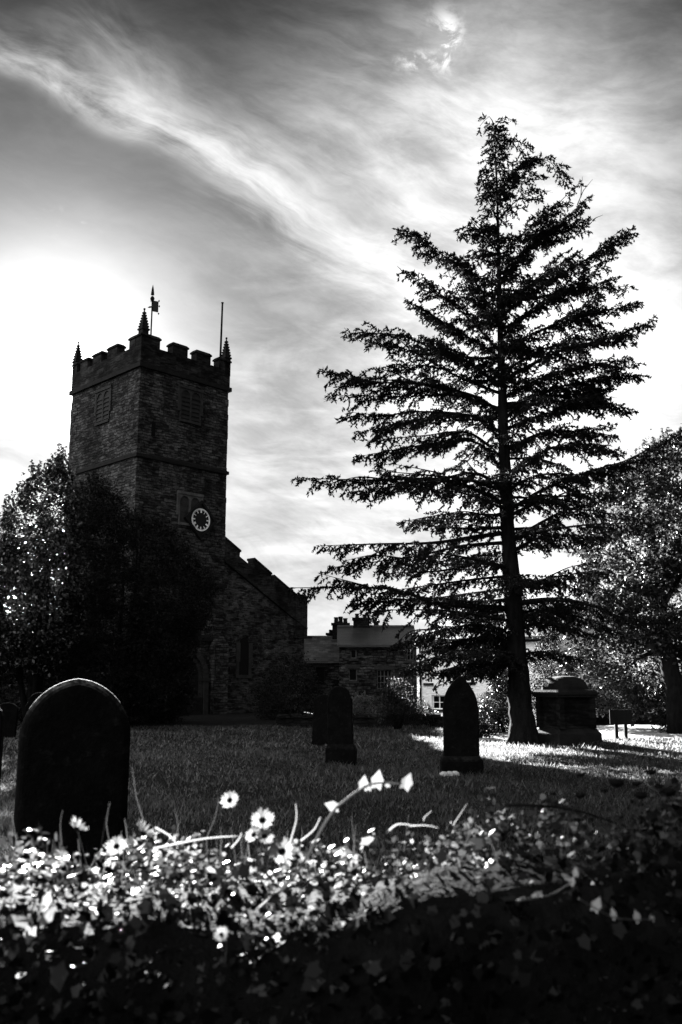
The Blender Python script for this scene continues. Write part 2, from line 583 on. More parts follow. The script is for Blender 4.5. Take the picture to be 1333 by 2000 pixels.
MAT['stalk'] = leaf_mat('stalk', .014, .03, .4, .05, .6, 40, .2)
MAT['seed_dark'] = plain('seed_dark', .001, .003, 60, .8, .4, .002, .05)
MAT['flagstone'] = plain('path_gravel', .22, .34, 2, .9, .3, .02)


def limewash():
    m, n, out = new_mat('lime_wash')
    pos = n.node('ShaderNodeNewGeometry').outputs['Position']
    uv = n.node('ShaderNodeUVMap').outputs[0]
    b = n.node('ShaderNodeTexVoronoi', feature='DISTANCE_TO_EDGE')
    n.put(b.inputs['Vector'], n.v('MULTIPLY', n.v('ADD', uv, (0, 0, 0)), (2.4, 6.0, 1)))
    b.inputs['Scale'].default_value = 1.0
    e = n.smooth(b.outputs['Distance'], 0, .25)
    val = n.mul(n.smooth(n.noise(pos, 1.1, 5), .3, .7, .86, .93), n.add(.93, n.mul(e, .07)))
    principled(n, out, val, .85, n.add(n.mul(e, .6), n.mul(n.noise(pos, 9, 5), .5)), .6, .04, .2)
    return m


MAT['lime_wash'] = limewash()


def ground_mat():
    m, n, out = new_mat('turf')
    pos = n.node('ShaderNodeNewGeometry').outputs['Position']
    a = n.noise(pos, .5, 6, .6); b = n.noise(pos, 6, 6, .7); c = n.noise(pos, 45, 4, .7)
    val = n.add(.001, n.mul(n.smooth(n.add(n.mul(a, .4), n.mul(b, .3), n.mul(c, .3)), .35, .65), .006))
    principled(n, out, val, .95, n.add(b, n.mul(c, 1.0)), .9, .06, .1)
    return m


MAT['turf'] = ground_mat()
# ------------------------------------------------------------------ ground and path (structure)


def sstep(x, a, b):
    t = np.clip((x - a) / (b - a), 0, 1)
    return t * t * (3 - 2 * t)


def gz(x, y):
    x = np.asarray(x, float); y = np.asarray(y, float)
    drop = -1.15 * sstep(y, 31, 52) * sstep(x, -2.5, 2.5)
    und = 0.035 * np.sin(x * .9 + 1) * np.cos(y * .55) + 0.02 * np.sin(x * 2.3 + y * 1.7)
    return drop + und * sstep(y, 2, 5) * (1 - sstep(y, 34, 40))


def grid_sheet(xs, ys, dz=0.0):
    X, Y = np.meshgrid(xs, ys)
    Z = gz(X, Y) + dz
    V_ = np.stack([X.ravel(), Y.ravel(), Z.ravel()], 1)
    nx = len(xs)
    i = np.arange((len(ys) - 1) * nx).reshape(len(ys) - 1, nx)[:, :-1].ravel()
    F = np.stack([i, i + 1, i + nx + 1, i + nx], 1)
    return V_, F


gx = np.concatenate([[-2500, -800, -300, -120, -60], np.arange(-34, 34.1, .5), [60, 120, 300, 800, 2500]])
gy = np.concatenate([[-60, -20, -5], np.arange(0, 64.1, .5), [90, 150, 400, 1200, 4000]])
Vg, Fg = grid_sheet(gx, gy)
o = link_mesh('lawn', Vg, Fg, MAT['turf'], smooth=True)
tag(o, 'mown churchyard grass, mostly in the shadow of the tower and cedar', 'lawn', kind='structure')
xs = np.arange(3.4, 34, .5); ys = np.arange(23.9, 31.9, .35)
Vp, Fp = grid_sheet(xs, ys, .012)
Vp[:, 1] += 0.25 * np.sin(Vp[:, 0] * .7) + .12 * (Vp[:, 0] - 8) * .2
Vp[:, 2] = gz(Vp[:, 0], Vp[:, 1]) + .014
o = link_mesh('path', Vp, Fp, MAT['flagstone'], smooth=True)
tag(o, 'pale sunlit gravel path behind the cedar trunk', 'path', kind='structure')


def lawn_blades():
    """short grass, finer near the camera"""
    parts_v = []; parts_f = []
    off = 0
    for (y0, y1, n, h, w) in ((2.6, 6.5, 42000, .055, .0055), (6.5, 12, 52000, .06, .010), (12, 20, 48000, .065, .018), (20, 31, 42000, .07, .03)):
        u = rng.random(n)
        y = np.sqrt(y0 * y0 + u * (y1 * y1 - y0 * y0))
        x = (rng.random(n) * 2 - 1) * (0.42 * y + 1.2)
        keep = ~((y > 23.7 + .35 * np.sin(x * 1.3) + .12 * (x - 8) * .2) & (x > 3.2 + .4 * np.sin(y)))
        x = x[keep]; y = y[keep]; k = len(x)
        tuft = .5 + .5 * np.sin(x * 5.1 + 3 * np.sin(y * 1.3)) * np.sin(y * 4.3 + 2 * np.sin(x * 2.1))
        patch = (.55 + .75 * tuft ** 2) * (.55 + .9 * (np.sin(x * 1.9 + 2 * np.sin(y * .8)) * np.cos(y * 1.6 + x) * .25 + .5))
        hh = h * patch * (.5 + rng.random(k))
        ww = w * (.6 + .8 * rng.random(k))
        a = rng.random(k) * 2 * np.pi
        lean = rng.normal(0, .5, (k, 2)) * hh[:, None]
        z = gz(x, y)
        B = np.stack([x, y, z - .004], 1)
        s = np.stack([np.cos(a) * ww / 2, np.sin(a) * ww / 2, np.zeros(k)], 1)
        T = B + np.stack([lean[:, 0], lean[:, 1], hh], 1)
        V_ = np.stack([B - s, B + s, T], 1).reshape(-1, 3)
        parts_v.append(V_); parts_f.append(np.arange(3 * k).reshape(-1, 3) + off); off += 3 * k
    o = link_mesh('grass', np.concatenate(parts_v), np.concatenate(parts_f), MAT['grass_blade'])
    tag(o, 'short grass blades covering the churchyard lawn', 'grass', kind='stuff')


lawn_blades()

# ------------------------------------------------------------------ church
TY = 40.0
TC = pt(268, 888, TY); C0 = Vector((TC.x, TC.y, 0))          # near corner of the tower
EA = Vector((.696, .718, 0)).normalized()                    # along the clock face, to the right
EB = Vector((-EA.y, EA.x, 0))                                # along the left face
EZ = Vector((0, 0, 1))
LA, LB = 5.15, 6.1


def zc(py, P=None):                                          # height seen at picture row py at the near corner
    P = P or C0
    return on_plane(268, py, C0, Vector((0, 1, 0))).z


def face_pt(px, py):                                         # (s, z) on the clock face
    p = on_plane(px, py, C0, EB)
    return (p - C0).dot(EA), p.z


church = empty('church', tuple(C0), 'dark stone parish church with battlemented clock tower and lean-to aisles', 'church')
ztop = zc(672); zpar = zc(712)
w = MB()
w.frame_box(C0, EA, EB, EZ, 0, LA, 0, LB, -.3, zpar - .11)
rq = random.Random(3)
z = 0.2
while z < zpar - .6:                                         # quoins, slightly proud and uneven
    h = rq.uniform(.26, .42)
    for (sx, sy) in ((0, 0), (LA, 0), (0, LB)):
        d = rq.uniform(.004, .03); l1, l2 = rq.choice(((.62, .34), (.34, .62)))
        x0, x1 = (-d, l1) if sx == 0 else (LA - l1, LA + d)
        y0, y1 = (-d, l2) if sy == 0 else (LB - l2, LB + d)
        w.frame_box(C0, EA, EB, EZ, x0, x1, y0, y1, z + .006, z + h - .006)
    z += h
w.build('tower_wall', MAT['tower_stone'], church)


def course(py, h, proud, mat='dark_stone', a0=None):
    z0 = zc(py)
    m = MB()
    O = C0
    m.frame_box(O, EA, EB, EZ, -proud, LA + proud, -proud, LB + proud, z0 - h / 2, z0 + h / 2)
    m.frame_box(O, EA, EB, EZ, -proud * .55, LA + proud * .55, -proud * .55, LB + proud * .55, z0 + h / 2, z0 + h / 2 + h * .5, proud * .5)
    return m.build('string_course', MAT[mat], church)


course(888, .15, .10)
course(712, .20, .13)
course(1128, .17, .12)
course(1242, .20, .16)
# parapet with battlements
m = MB()
t = .38
for (x0, x1, y0, y1) in ((-.05, LA + .05, -.05, t), (-.05, LA + .05, LB - t, LB + .05), (-.05, t, t, LB - t), (LA - t, LA + .05, t, LB - t)):
    m.frame_box(C0, EA, EB, EZ, x0, x1, y0, y1, zpar + .11, ztop)
m.frame_box(C0, EA, EB, EZ, t, LA - t, t, LB - t, zpar - .1, zpar + .25)
m.build('parapet', MAT['parapet_stone'], church)
MH = .42
frA = [(-.06 / LA, .19), (.33, .50), (.60, .77), (.87, 1 + .06 / LA)]
frB = [(.33, .47), (.56, .69), (.77, .88)]


def merlon(x0, x1, y0, y1):
    mm = MB()
    mm.frame_box(C0, EA, EB, EZ, x0, x1, y0, y1, ztop, ztop + MH)
    mm.frame_box(C0, EA, EB, EZ, x0 - .05, x1 + .05, y0 - .05, y1 + .05, ztop + MH, ztop + MH + .07)
    mm.frame_box(C0, EA, EB, EZ, x0 - .05, x1 + .05, y0 - .05, y1 + .05, ztop + MH + .07, ztop + MH + .17, .09)
    mm.build('merlon', MAT['parapet_stone'], church)


for k, (f0, f1) in enumerate(frA):
    merlon(f0 * LA, f1 * LA, -.05, t)
    if 0 < k < 3: merlon(f0 * LA, f1 * LA, LB - t, LB + .05)
for (f0, f1) in frB:
    merlon(-.05, t, f0 * LB, f1 * LB)
    merlon(LA - t, LA + .05, f0 * LB, f1 * LB)
merlon(-.05, t, t + .06, .16 * LB)
merlon(-.05, .19 * LA, LB - t, LB + .05)
merlon(.87 * LA, LA + .05, LB - t, LB + .05)


def pinnacle(x, y, zb, h, w_):
    mm = MB()
    mm.frame_box(C0, EA, EB, EZ, x - w_, x + w_, y - w_, y + w_, zb - .75, zb + .16)
    mm.frame_box(C0, EA, EB, EZ, x - w_ * 1.25, x + w_ * 1.25, y - w_ * 1.25, y + w_ * 1.25, zb + .16, zb + .24)
    z = zb + .24
    steps = 7
    for i in range(steps):                                   # crocketed spirelet
        a = w_ * (1 - i / steps) * .92 + .012
        b = w_ * (1 - (i + 1) / steps) * .92 + .012
        hh = h / steps
        mm.frame_box(C0, EA, EB, EZ, x - a, x + a, y - a, y + a, z, z + hh, a - b)
        if i < steps - 1:
            for (cx, cy) in ((1, 1), (1, -1), (-1, 1), (-1, -1)):
                q = b + .012
                mm.frame_box(C0, EA, EB, EZ, x + cx * q - .03, x + cx * q + .03, y + cy * q - .03, y + cy * q + .03, z + hh - .06, z + hh + .02, .012)
        z += hh
    mm.frame_box(C0, EA, EB, EZ, x - .035, x + .035, y - .035, y + .035, z - .02, z + .07)
    mm.build('pinnacle', MAT['dark_stone'], church)


pz = ztop + MH + .15
pinnacle(.20, .20, pz + .05, .95, .17)
pinnacle(LA - .10, .12, pz - .10, 1.0, .17)
pinnacle(.12, LB - .10, pz - .10, 1.0, .17)
pinnacle(LA - .2, LB - .2, pz - .3, .9, .17)


# belfry openings (twin louvred lights with a square label) on both visible faces
def belfry(O, ex, nrm, s0, s1, z0, z1, louvred=True, name='belfry_window'):
    fr = MB()
    W = s1 - s0
    b = .12
    fr.frame_box(O, ex, nrm, EZ, s0 - b, s1 + b, 0, .11, z1, z1 + .13)          # label
    fr.frame_box(O, ex, nrm, EZ, s0 - b, s0, 0, .075, z0 + .25 * (z1 - z0), z1)
    fr.frame_box(O, ex, nrm, EZ, s1, s1 + b, 0, .075, z0 + .25 * (z1 - z0), z1)
    fr.frame_box(O, ex, nrm, EZ, s0, s1, 0, .10, z0 - .12, z0)
    # tracery plate with two arched lights
    k = 10
    for i in range(2):
        a0 = s0 + i * W / 2 + .05; a1 = s0 + (i + 1) * W / 2 - .05
        r = (a1 - a0) / 2; cx = (a0 + a1) / 2; zs = z1 - r - .08
        top = [(cx + r * math.cos(math.pi * j / k), zs + r * math.sin(math.pi * j / k)) for j in range(k + 1)]
        for j in range(k):
            (p0, q0), (p1, q1) = top[j], top[j + 1]
            fr.prism([(p0, q0), (p0, z1 - .001), (p1, z1 - .001), (p1, q1)], O, ex, EZ, nrm, 0, .06)
        fr.frame_box(O, ex, nrm, EZ, a0 - .05, a0, 0, .06, z0, z1 - .001)
        fr.frame_box(O, ex, nrm, EZ, a1, a1 + .05, 0, .06, z0, z1 - .001)
    f = fr.build(name, MAT['dressed_stone'] if louvred else MAT['pale_stone'], church)
    for i in range(2):
        a0 = s0 + i * W / 2 + .05; a1 = s0 + (i + 1) * W / 2 - .05
        lv = MB()
        lv.frame_box(O, ex, nrm, EZ, a0, a1, .002, .012, z0, z1 - .1)
        if louvred:
            z = z0 + .06
            while z < z1 - .25:
                P = [O + ex * a0 + nrm * .014 + EZ * (z + .12), O + ex * a1 + nrm * .014 + EZ * (z + .12), O + ex * a1 + nrm * .055 + EZ * z, O + ex * a0 + nrm * .055 + EZ * z]
                Q = [p + EZ * .025 for p in P]
                lv.raw(P + Q, [(0, 1, 2, 3), (7, 6, 5, 4), (0, 4, 5, 1), (1, 5, 6, 2), (2, 6, 7, 3), (3, 7, 4, 0)])
                z += .21
        c = lv.build('louvre' if louvred else 'blind_panel', MAT['louvre'] if louvred else MAT['dressed_stone'], f)
    return f


NB = -EB     # outward from the clock face
NA = -EA     # outward from the left face
s0, z1 = face_pt(353, 752); s1, z0 = face_pt(391, 812)
zb1 = zc(735); zb0 = zc(802)
belfry(C0, EA, NB, s0, s1, zb0 + .1, zb1)
belfry(C0, EB, NA, LB / 2 - (s1 - s0) / 2, LB / 2 + (s1 - s0) / 2, zb0 + .1, zb1)
s0, zt = face_pt(350, 962); s1, _ = face_pt(392, 962)
_, zb = face_pt(352, 1020)
belfry(C0, EA, NB, s0, s1, zb, zt - .05, louvred=False, name='blind_window')
# little slit window
sl, zl = face_pt(300, 838)
m = MB(); m.frame_box(C0, EA, NB, EZ, sl - .09, sl + .09, .002, .03, zl - .35, zl + .35); m.build('slit_window', MAT['void'], church)

# clock on a diamond board
cs, cz = face_pt(389, 1016)
CK = C0 + EA * cs + EZ * cz
hd = .92
m = MB()
m.prism([(-hd, 0), (0, -hd), (hd, 0), (0, hd)], CK, EA, EZ, NB, .0, .14)
clock = m.build('clock', MAT['black_paint'], church)
m = MB()
i_, o_ = hd - .13, hd + .02
sq = lambda r: [(-r, 0), (0, -r), (r, 0), (0, r)]
for k in range(4):
    a, b = sq(o_)[k], sq(o_)[(k + 1) % 4]; c, d = sq(i_)[(k + 1) % 4], sq(i_)[k]
    m.prism([a, b, c, d], CK, EA, EZ, NB, .14, .22)
m.build('frame', MAT['dark_stone'], clock)
R0 = .53


def ring(r0, r1, d0, d1, n=72):
    mm = MB()
    for k in range(n):
        a0, a1 = 2 * math.pi * k / n, 2 * math.pi * (k + 1) / n
        mm.prism([(r0 * math.sin(a0), r0 * math.cos(a0)), (r1 * math.sin(a0), r1 * math.cos(a0)), (r1 * math.sin(a1), r1 * math.cos(a1)), (r0 * math.sin(a1), r0 * math.cos(a1))], CK, EA, EZ, NB, d0, d1)
    return mm


ring(0.0001, R0 + .03, .141, .150, 48).build('dial', MAT['black_paint'], clock)
mr = ring(R0 - .014, R0 + .008, .151, .160)
rr = ring(R0 - .062, R0 - .052, .151, .160)
mr.raw(rr.v, rr.f)
for k in range(60):                                          # minute marks between the two rings
    a = 2 * math.pi * k / 60
    u = (math.sin(a), math.cos(a)); v_ = (math.cos(a), -math.sin(a)); ww = .009 if k % 5 else .018
    P = [(u[0] * r + v_[0] * q, u[1] * r + v_[1] * q) for (r, q) in ((R0 - .046, -ww), (R0 - .014, -ww), (R0 - .014, ww), (R0 - .046, ww))]
    mr.prism(P, CK, EA, EZ, NB, .151, .159)
mr.build('minute_ring', MAT['gilt'], clock)
ROM = ['XII', 'I', 'II', 'III', 'IIII', 'V', 'VI', 'VII', 'VIII', 'IX', 'X', 'XI']
for k, s in enumerate(ROM):
    a = 2 * math.pi * k / 12
    u = Vector((math.sin(a), math.cos(a))); v_ = Vector((math.cos(a), -math.sin(a)))
    r0, r1 = R0 - .195, R0 - .075
    wd = {'I': .020, 'V': .046, 'X': .046}
    tot_w = sum(wd[c] for c in s); x = -tot_w / 2
    mm = MB()

    def stroke(xa, ra, xb, rb, w_, q=[0]):
        pa = u * ra + v_ * xa; pb = u * rb + v_ * xb
        dd = (pb - pa).normalized(); nn = Vector((-dd.y, dd.x)) * w_ / 2
        q[0] = (q[0] + 1) % 3
        mm.prism([tuple(pa + nn), tuple(pa - nn), tuple(pb - nn), tuple(pb + nn)], CK, EA, EZ, NB, .151, .158 + .0012 * q[0])
    for c in s:
        W = wd[c]; mid = x + W / 2
        if c == 'I': stroke(mid, r0, mid, r1, .014)
        elif c == 'V': stroke(mid, r0, x + .006, r1, .015); stroke(mid, r0, x + W - .006, r1, .009)
        else: stroke(x + .006, r1, x + W - .006, r0, .016); stroke(x + W - .006, r1, x + .006, r0, .009)
        x += W
    mm.build('numeral', MAT['gilt'], clock)

# west doorway of two round orders
sd, _ = face_pt(352, 1320)
zs = face_pt(352, 1325)[1]
m = MB()
for (ri, ro, d) in ((1.02, 1.22, .10), (1.24, 1.50, .20)):
    k = 20
    for j in range(k):
        a0, a1 = math.pi * j / k, math.pi * (j + 1) / k
        g = .008
        m.prism([(sd + r * math.cos(a), zs + r * math.sin(a)) for (r, a) in ((ri, a0 + g), (ro, a0 + g), (ro, a1 - g), (ri, a1 - g))], C0, EA, EZ, NB, 0, d)
    for sgn in (-1, 1):
        x0, x1 = sorted((sd + sgn * ri, sd + sgn * ro))
        m.frame_box(C0, EA, NB, EZ, x0, x1, 0, d, -.1, zs - .12)
        m.frame_box(C0, EA, NB, EZ, x0 - .03, x1 + .03, 0, d + .04, zs - .12, zs)
dw = m.build('doorway', MAT['dressed_stone'], church)
m = MB()
poly = [(sd - 1.0, -.1), (sd + 1.0, -.1)] + [(sd + 1.0 * math.cos(math.pi * j / 16), zs + 1.0 * math.sin(math.pi * j / 16)) for j in range(17)]
m.prism(poly, C0, EA, EZ, NB, .003, .03)
m.build('door', MAT['oak'], dw)
# plinth / buttress steps at the foot of the tower
m = MB()
m.frame_box(C0, EA, EB, EZ, -.14, LA + .10, -.14, LB + .14, -.3, .75)
m.frame_box(C0, EA, EB, EZ, -.14, LA + .10, -.14, LB + .14, .75, .9, .13)
m.build('plinth', MAT['dark_stone'], church)
m = MB()                                                      # clasping corner buttress beside the aisle
bz = zc(1242)
m.frame_box(C0, EA, NB, EZ, LA - .75, LA + .06, 0, .42, -.2, bz - .25)
m.frame_box(C0, EA, NB, EZ, LA - .75, LA + .06, 0, .42, bz - .25, bz + .15, .18)
m.build('buttress', MAT['tower_stone'], church)

# south aisle with sloping battlements
AE = 10.65
za0 = on_plane(453, 1062, C0, EB).z; za1 = on_plane(588, 1196, C0, EB).z
A0 = LA - .05
sl_ = (za1 - za0) / (AE - A0)
OB = C0 + EB * .12
m = MB()
m.prism([(A0, -.3), (AE, -.3), (AE, za1 - .75), (A0, za0 - .75)], OB, EA, EZ, EB, 0, .5)
m.frame_box(OB, EA, EB, EZ, AE - .5, AE, .5, 13, -.3, za1 - .75)
m.frame_box(OB, EA, EB, EZ, A0, AE, 12.6, 13, -.3, za1 - .75)
aw = m.build('aisle_wall', MAT['aisle_stone'], church)
m = MB()                                                      # raking parapet
zr = lambda s: za0 + sl_ * (s - A0)
m.prism([(A0, zr(A0) - .75), (AE + .06, zr(AE) - .75), (AE + .06, zr(AE) + .02), (A0, zr(A0) + .02)], OB, EA, EZ, NB, -.45, .07)
m.prism([(A0, zr(A0) - .86), (AE + .10, zr(AE) - .86), (AE + .10, zr(AE) - .752), (A0, zr(A0) - .752)], OB, EA, EZ, NB, -.2, .14)
m.build('aisle_parapet', MAT['parapet_stone'], church)
for (f0, f1, hh) in ((.0, .19, .26), (.36, .56, .46), (.60, .78, .46), (.80, .95, .46)):
    s0, s1 = A0 + f0 * (AE - A0) + .02, A0 + f1 * (AE - A0)
    mm = MB()
    mm.prism([(s0, zr(s0) + .02), (s1, zr(s1) + .02), (s1 + .02, zr(s1) + hh), (s0, zr(s0) + hh + .02)], OB, EA, EZ, NB, -.45, .07)
    mm.prism([(s0 - .03, zr(s0) + hh + .035), (s1 + .06, zr(s1) + hh - .02), (s1 + .06, zr(s1) + hh + .07), (s0 - .03, zr(s0) + hh + .13)], OB, EA, EZ, NB, -.5, .12)
    mm.build('merlon', MAT['parapet_stone'], church)
mm = MB()
mm.frame_box(OB, EA, EB, EZ, AE - .75, AE + .12, -.10, .55, za1 - 1.2, za1 + .78)
mm.frame_box(OB, EA, EB, EZ, AE - .80, AE + .17, -.15, .6, za1 + .78, za1 + .95, .12)
mm.frame_box(OB, EA, EB, EZ, AE - .80, AE + .42, -.16, .3, za1 - 1.32, za1 - 1.2)
mm.build('corner_block', MAT['parapet_stone'], church)
m = MB()
m.raw([OB + EA * A0 + EB * .4 + EZ * (za0 - .35), OB + EA * AE + EB * .4 + EZ * (za1 - .35), OB + EA * AE + EB * 13 + EZ * (za1 - .35), OB + EA * A0 + EB * 13 + EZ * (za0 - .35),
       OB + EA * A0 + EB * .4 + EZ * (za0 - .55), OB + EA * AE + EB * .4 + EZ * (za1 - .55), OB + EA * AE + EB * 13 + EZ * (za1 - .55), OB + EA * A0 + EB * 13 + EZ * (za0 - .55)],
      [(0, 1, 2, 3), (7, 6, 5, 4), (0, 4, 5, 1), (1, 5, 6, 2), (2, 6, 7, 3), (3, 7, 4, 0)])
m.build('aisle_roof', MAT['dark_slate'], church)
# lancet in the aisle wall
ls, lz1 = face_pt(480, 1248); _, lz0 = face_pt(480, 1318)
lw = .30
arc = [(ls + lw * math.cos(math.pi * j / 8), lz1 - .3 + .38 * math.sin(math.pi * j / 8)) for j in range(9)]
m = MB(); m.prism([(ls - lw, lz0), (ls + lw, lz0)] + arc, OB, EA, EZ, NB, .003, .02)
lan = m.build('lancet_window', MAT['void'], church)
m = MB()
for sgn in (-1, 1):
    x0, x1 = sorted((ls + sgn * lw, ls + sgn * (lw + .18)))
    z = lz0
    while z < lz1 - .35:
        m.frame_box(OB, EA, NB, EZ, x0, x1 + (.06 if int(z * 7) % 2 else 0), 0, .05, z, z + .3); z += .31
m.frame_box(OB, EA, NB, EZ, ls - lw - .2, ls + lw + .2, 0, .09, lz0 - .16, lz0 - .002)
m.build('jamb', MAT['dressed_stone'], lan)
# nave behind and north aisle to the left
m = MB()
ON = C0 + EB * LB
zn0 = on_plane(125, 1040, ON, EB).z; zn1 = on_plane(0, 1066, ON, EB).z
pn = on_plane(0, 1066, ON, EB); sn = (pn - ON).dot(EA)
kk = (zn1 - zn0) / sn
m.prism([(0.3, -.3), (-8.5, -.3), (-8.5, zn0 - kk * 8.5), (0.3, zn0)], ON, EA, EZ, EB, 0.02, .5)
m.frame_box(ON, EA, EB, EZ, -8.5, -8.0, .5, 11, -.3, zn0 - kk * 8.5)
m.build('north_aisle_wall', MAT['aisle_stone'], church)
m = MB()
m.prism([(0.3, zn0 + .004), (-8.8, zn0 - kk * 8.8 + .004), (-8.8, zn0 - kk * 8.8 + .22), (0.3, zn0 + .22)], ON, EA, EZ, EB, -.15, 11)
m.build('north_aisle_roof', MAT['dark_slate'], church)

# weather vane and flagpole on the tower roof
vb = C0 + EA * (LA / 2) + EB * (LB / 2)
Yv = vb.y
vt = pt(300, 557, Yv); vbp = Vector((vt.x - .02, Yv, zpar + .25))
van = empty('weather_vane', tuple(vbp), 'black iron banner weather vane with spear finial above the tower roof', 'weather vane')
zof = lambda py: pt(300, py, Yv).z
m = MB(); m.tube([vbp, (vbp.x, Yv, zof(580))], [.05, .035], 8)
m.build('pole', MAT['iron'], van)
m = MB()
zz = zof(580)
m.lathe((vbp.x, Yv, zof(590)), [(.03, 0), (.05, .04), (.10, .12), (.115, .19), (.09, .26), (.04, .32)], 10)
m.lathe((vbp.x, Yv, zof(576)), [(.09, 0), (.075, .15), (.05, .35), (.008, .55)], 8)
m.build('spear_finial', MAT['iron'], van)
m = MB()
zv0, zv1 = zof(612), zof(588)
ev = (EA * .75 - EB * .66).normalized(); ev = Vector((.86, -.51, 0))
O = Vector((vbp.x, Yv, 0))
m.prism([(.04, zv0 + .10), (.42, zv0 - .04), (.42, zv1 - .12), (.04, zv1 + .02)], O, ev, EZ, ev.cross(EZ), -.012, .012)
for (sx, zz) in ((.46, zv1 - .10), (.49, (zv0 + zv1) / 2 - .06), (.46, zv0 - .12)):
    m.lathe((O + ev * sx + EZ * zz), [(.008, -.06), (.04, 0), (.008, .06)], 6)
    m.tube([O + ev * .41 + EZ * (zz + .02), O + ev * (sx + .05) + EZ * zz], [.012, .012], 5)
m.build('banner', MAT['iron'], van)
m = MB()
zm = (zv0 + zv1) / 2 + .02
m.prism([(-.05, zm - .02), (-.05, zm + .04), (-.16, zm + .07), (-.30, zm + .02), (-.16, zm - .03)], O, ev, EZ, ev.cross(EZ), -.012, .012)
m.build('pointer', MAT['iron'], van); m = MB()
for sgn in (-1, 1):
    m.tube([O + EZ * zof(588), O + ev * sgn * .09 + EZ * (zof(588) - .04), O + ev * sgn * .12 + EZ * (zof(588) + .03), O + ev * sgn * .08 + EZ * (zof(588) + .06)], .012, 5)
m.build('scroll', MAT['iron'], van)

pb = C0 + EA * (LA - .75) + EB * .75
pt0 = pt(435, 592, pb.y)
m = MB()
q0 = pt(431, 700, pb.y)
m.tube([(q0.x - .02, pb.y, zpar + .25), (pt0.x, pb.y, pt0.z)], [.06, .045], 8)
m.lathe((pt0.x, pb.y, pt0.z - .02), [(.05, 0), (.07, .02), (.07, .05), (.03, .07)], 8)
o = m.build('flagpole', MAT['iron']); tag(o, 'bare dark flagpole without a flag at the right corner of the tower', 'flagpole')
# ------------------------------------------------------------------ foliage tools


def in_poly(P, poly):
    x, y = P[:, 0], P[:, 1]
    r = np.zeros(len(P), bool)
    n = len(poly)
    for i in range(n):
        x0, y0 = poly[i]; x1, y1 = poly[(i + 1) % n]
        c = ((y0 > y) != (y1 > y)) & (x < (x1 - x0) * (y - y0) / (y1 - y0 + 1e-9) + x0)
        r ^= c
    return r


def edge_dist(P, poly):
    d = np.full(len(P), 1e9)
    n = len(poly)
    for i in range(n):
        a = np.array(poly[i], float); b = np.array(poly[(i + 1) % n], float)
        t = np.clip(((P - a) @ (b - a)) / ((b - a) @ (b - a) + 1e-9), 0, 1)
        d = np.minimum(d, np.linalg.norm(P - (a + t[:, None] * (b - a)), axis=1))
    return d


def poly_points(poly, n):
    A = np.array(poly, float)
    lo, hi = A.min(0), A.max(0)
    out = np.zeros((0, 2))
    while len(out) < n:
        P = lo + rng.random((n * 2, 2)) * (hi - lo)
        out = np.concatenate([out, P[in_poly(P, poly)]])
    return out[:n]


def pts_world(P, Y):
    """vectorised pt()"""
    x = P[:, 0] - 666.5; y = 1000 - P[:, 1]
    c, s = math.cos(PITCH), math.sin(PITCH)
    d = np.stack([x, FPX * c - y * s, y * c + FPX * s], 1)
    return np.array([0, 0, CAM_H]) + d * (Y / d[:, 1])[:, None]


def unit(a):
    return a / (np.linalg.norm(a, axis=1, keepdims=True) + 1e-9)


def leaf_quads(C, size, ratio=.5, droop=.2, up=.3):
    """one pointed four-sided leaf per centre"""
    k = len(C)
    d = unit(rng.normal(0, 1, (k, 3)) * np.array([1, 1, .7]) + np.array([0, 0, -droop]))
    nrm = rng.normal(0, 1, (k, 3)) + np.array([0, 0, up * 3])
    s = unit(np.cross(d, nrm))
    L = size * (.6 + .8 * rng.random(k))[:, None]
    n2 = np.cross(s, d)
    B = C - d * L * .5
    T = C + d * L * .5
    M_ = C + n2 * L * .08
    V_ = np.stack([B, M_ - s * L * ratio * .5, T, M_ + s * L * ratio * .5], 1).reshape(-1, 3)
    F = np.arange(4 * k).reshape(-1, 4)
    return V_, F


def crown(poly, Y0, thick, nclump, per, cr, leaf, ratio=.5, shoots=0, shoot_len=.8, hollow=0.4, shoot_up=.8):
    """leaf clumps through the volume of a crown; returns leaf centres in the world"""
    P = poly_points(poly, nclump)
    d = edge_dist(P, poly) / FPX * Y0
    half = thick * np.sqrt(np.clip(d / (thick * .8), .02, 1))
    u = rng.random(nclump) * 2 - 1
    u = np.sign(u) * np.abs(u) ** hollow
    C = pts_world(P, Y0 + half * u)
    r = cr * (.6 + .8 * rng.random(nclump))
    n_each = np.maximum(3, (per * (r / cr) ** 2).astype(int))
    idx = np.repeat(np.arange(nclump), n_each)
    off = rng.normal(0, 1, (len(idx), 3)) * np.array([1, 1, .75])
    L = C[idx] + off * r[idx][:, None] * .6
    if shoots:
        # leafy shoots that break the outline
        Q = np.array(poly, float)
        seg = rng.integers(0, len(Q), shoots); t = rng.random(shoots)
        S = Q[seg] * (1 - t)[:, None] + Q[(seg + 1) % len(Q)] * t[:, None]
        cen = Q.mean(0)
        S = cen + (S - cen) * .97
        W = pts_world(S, Y0 + rng.normal(0, thick * .25, shoots))
        dirs = unit(np.stack([(S[:, 0] - cen[0]) / 200, rng.normal(0, .3, shoots), -(S[:, 1] - cen[1]) / 200], 1) * .6 + np.array([0, 0, shoot_up]))
        ln = shoot_len * (.4 + .8 * rng.random(shoots))
        m_ = 26
        tt = rng.random((shoots, m_))
        X = W[:, None, :] + dirs[:, None, :] * (tt * ln[:, None] * 1.3 - ln[:, None] * .3)[:, :, None]
        X = X + rng.normal(0, 1, X.shape) * (.03 + .10 * (1 - tt))[:, :, None] * shoot_len
        L = np.concatenate([L, X.reshape(-1, 3)])
    return L


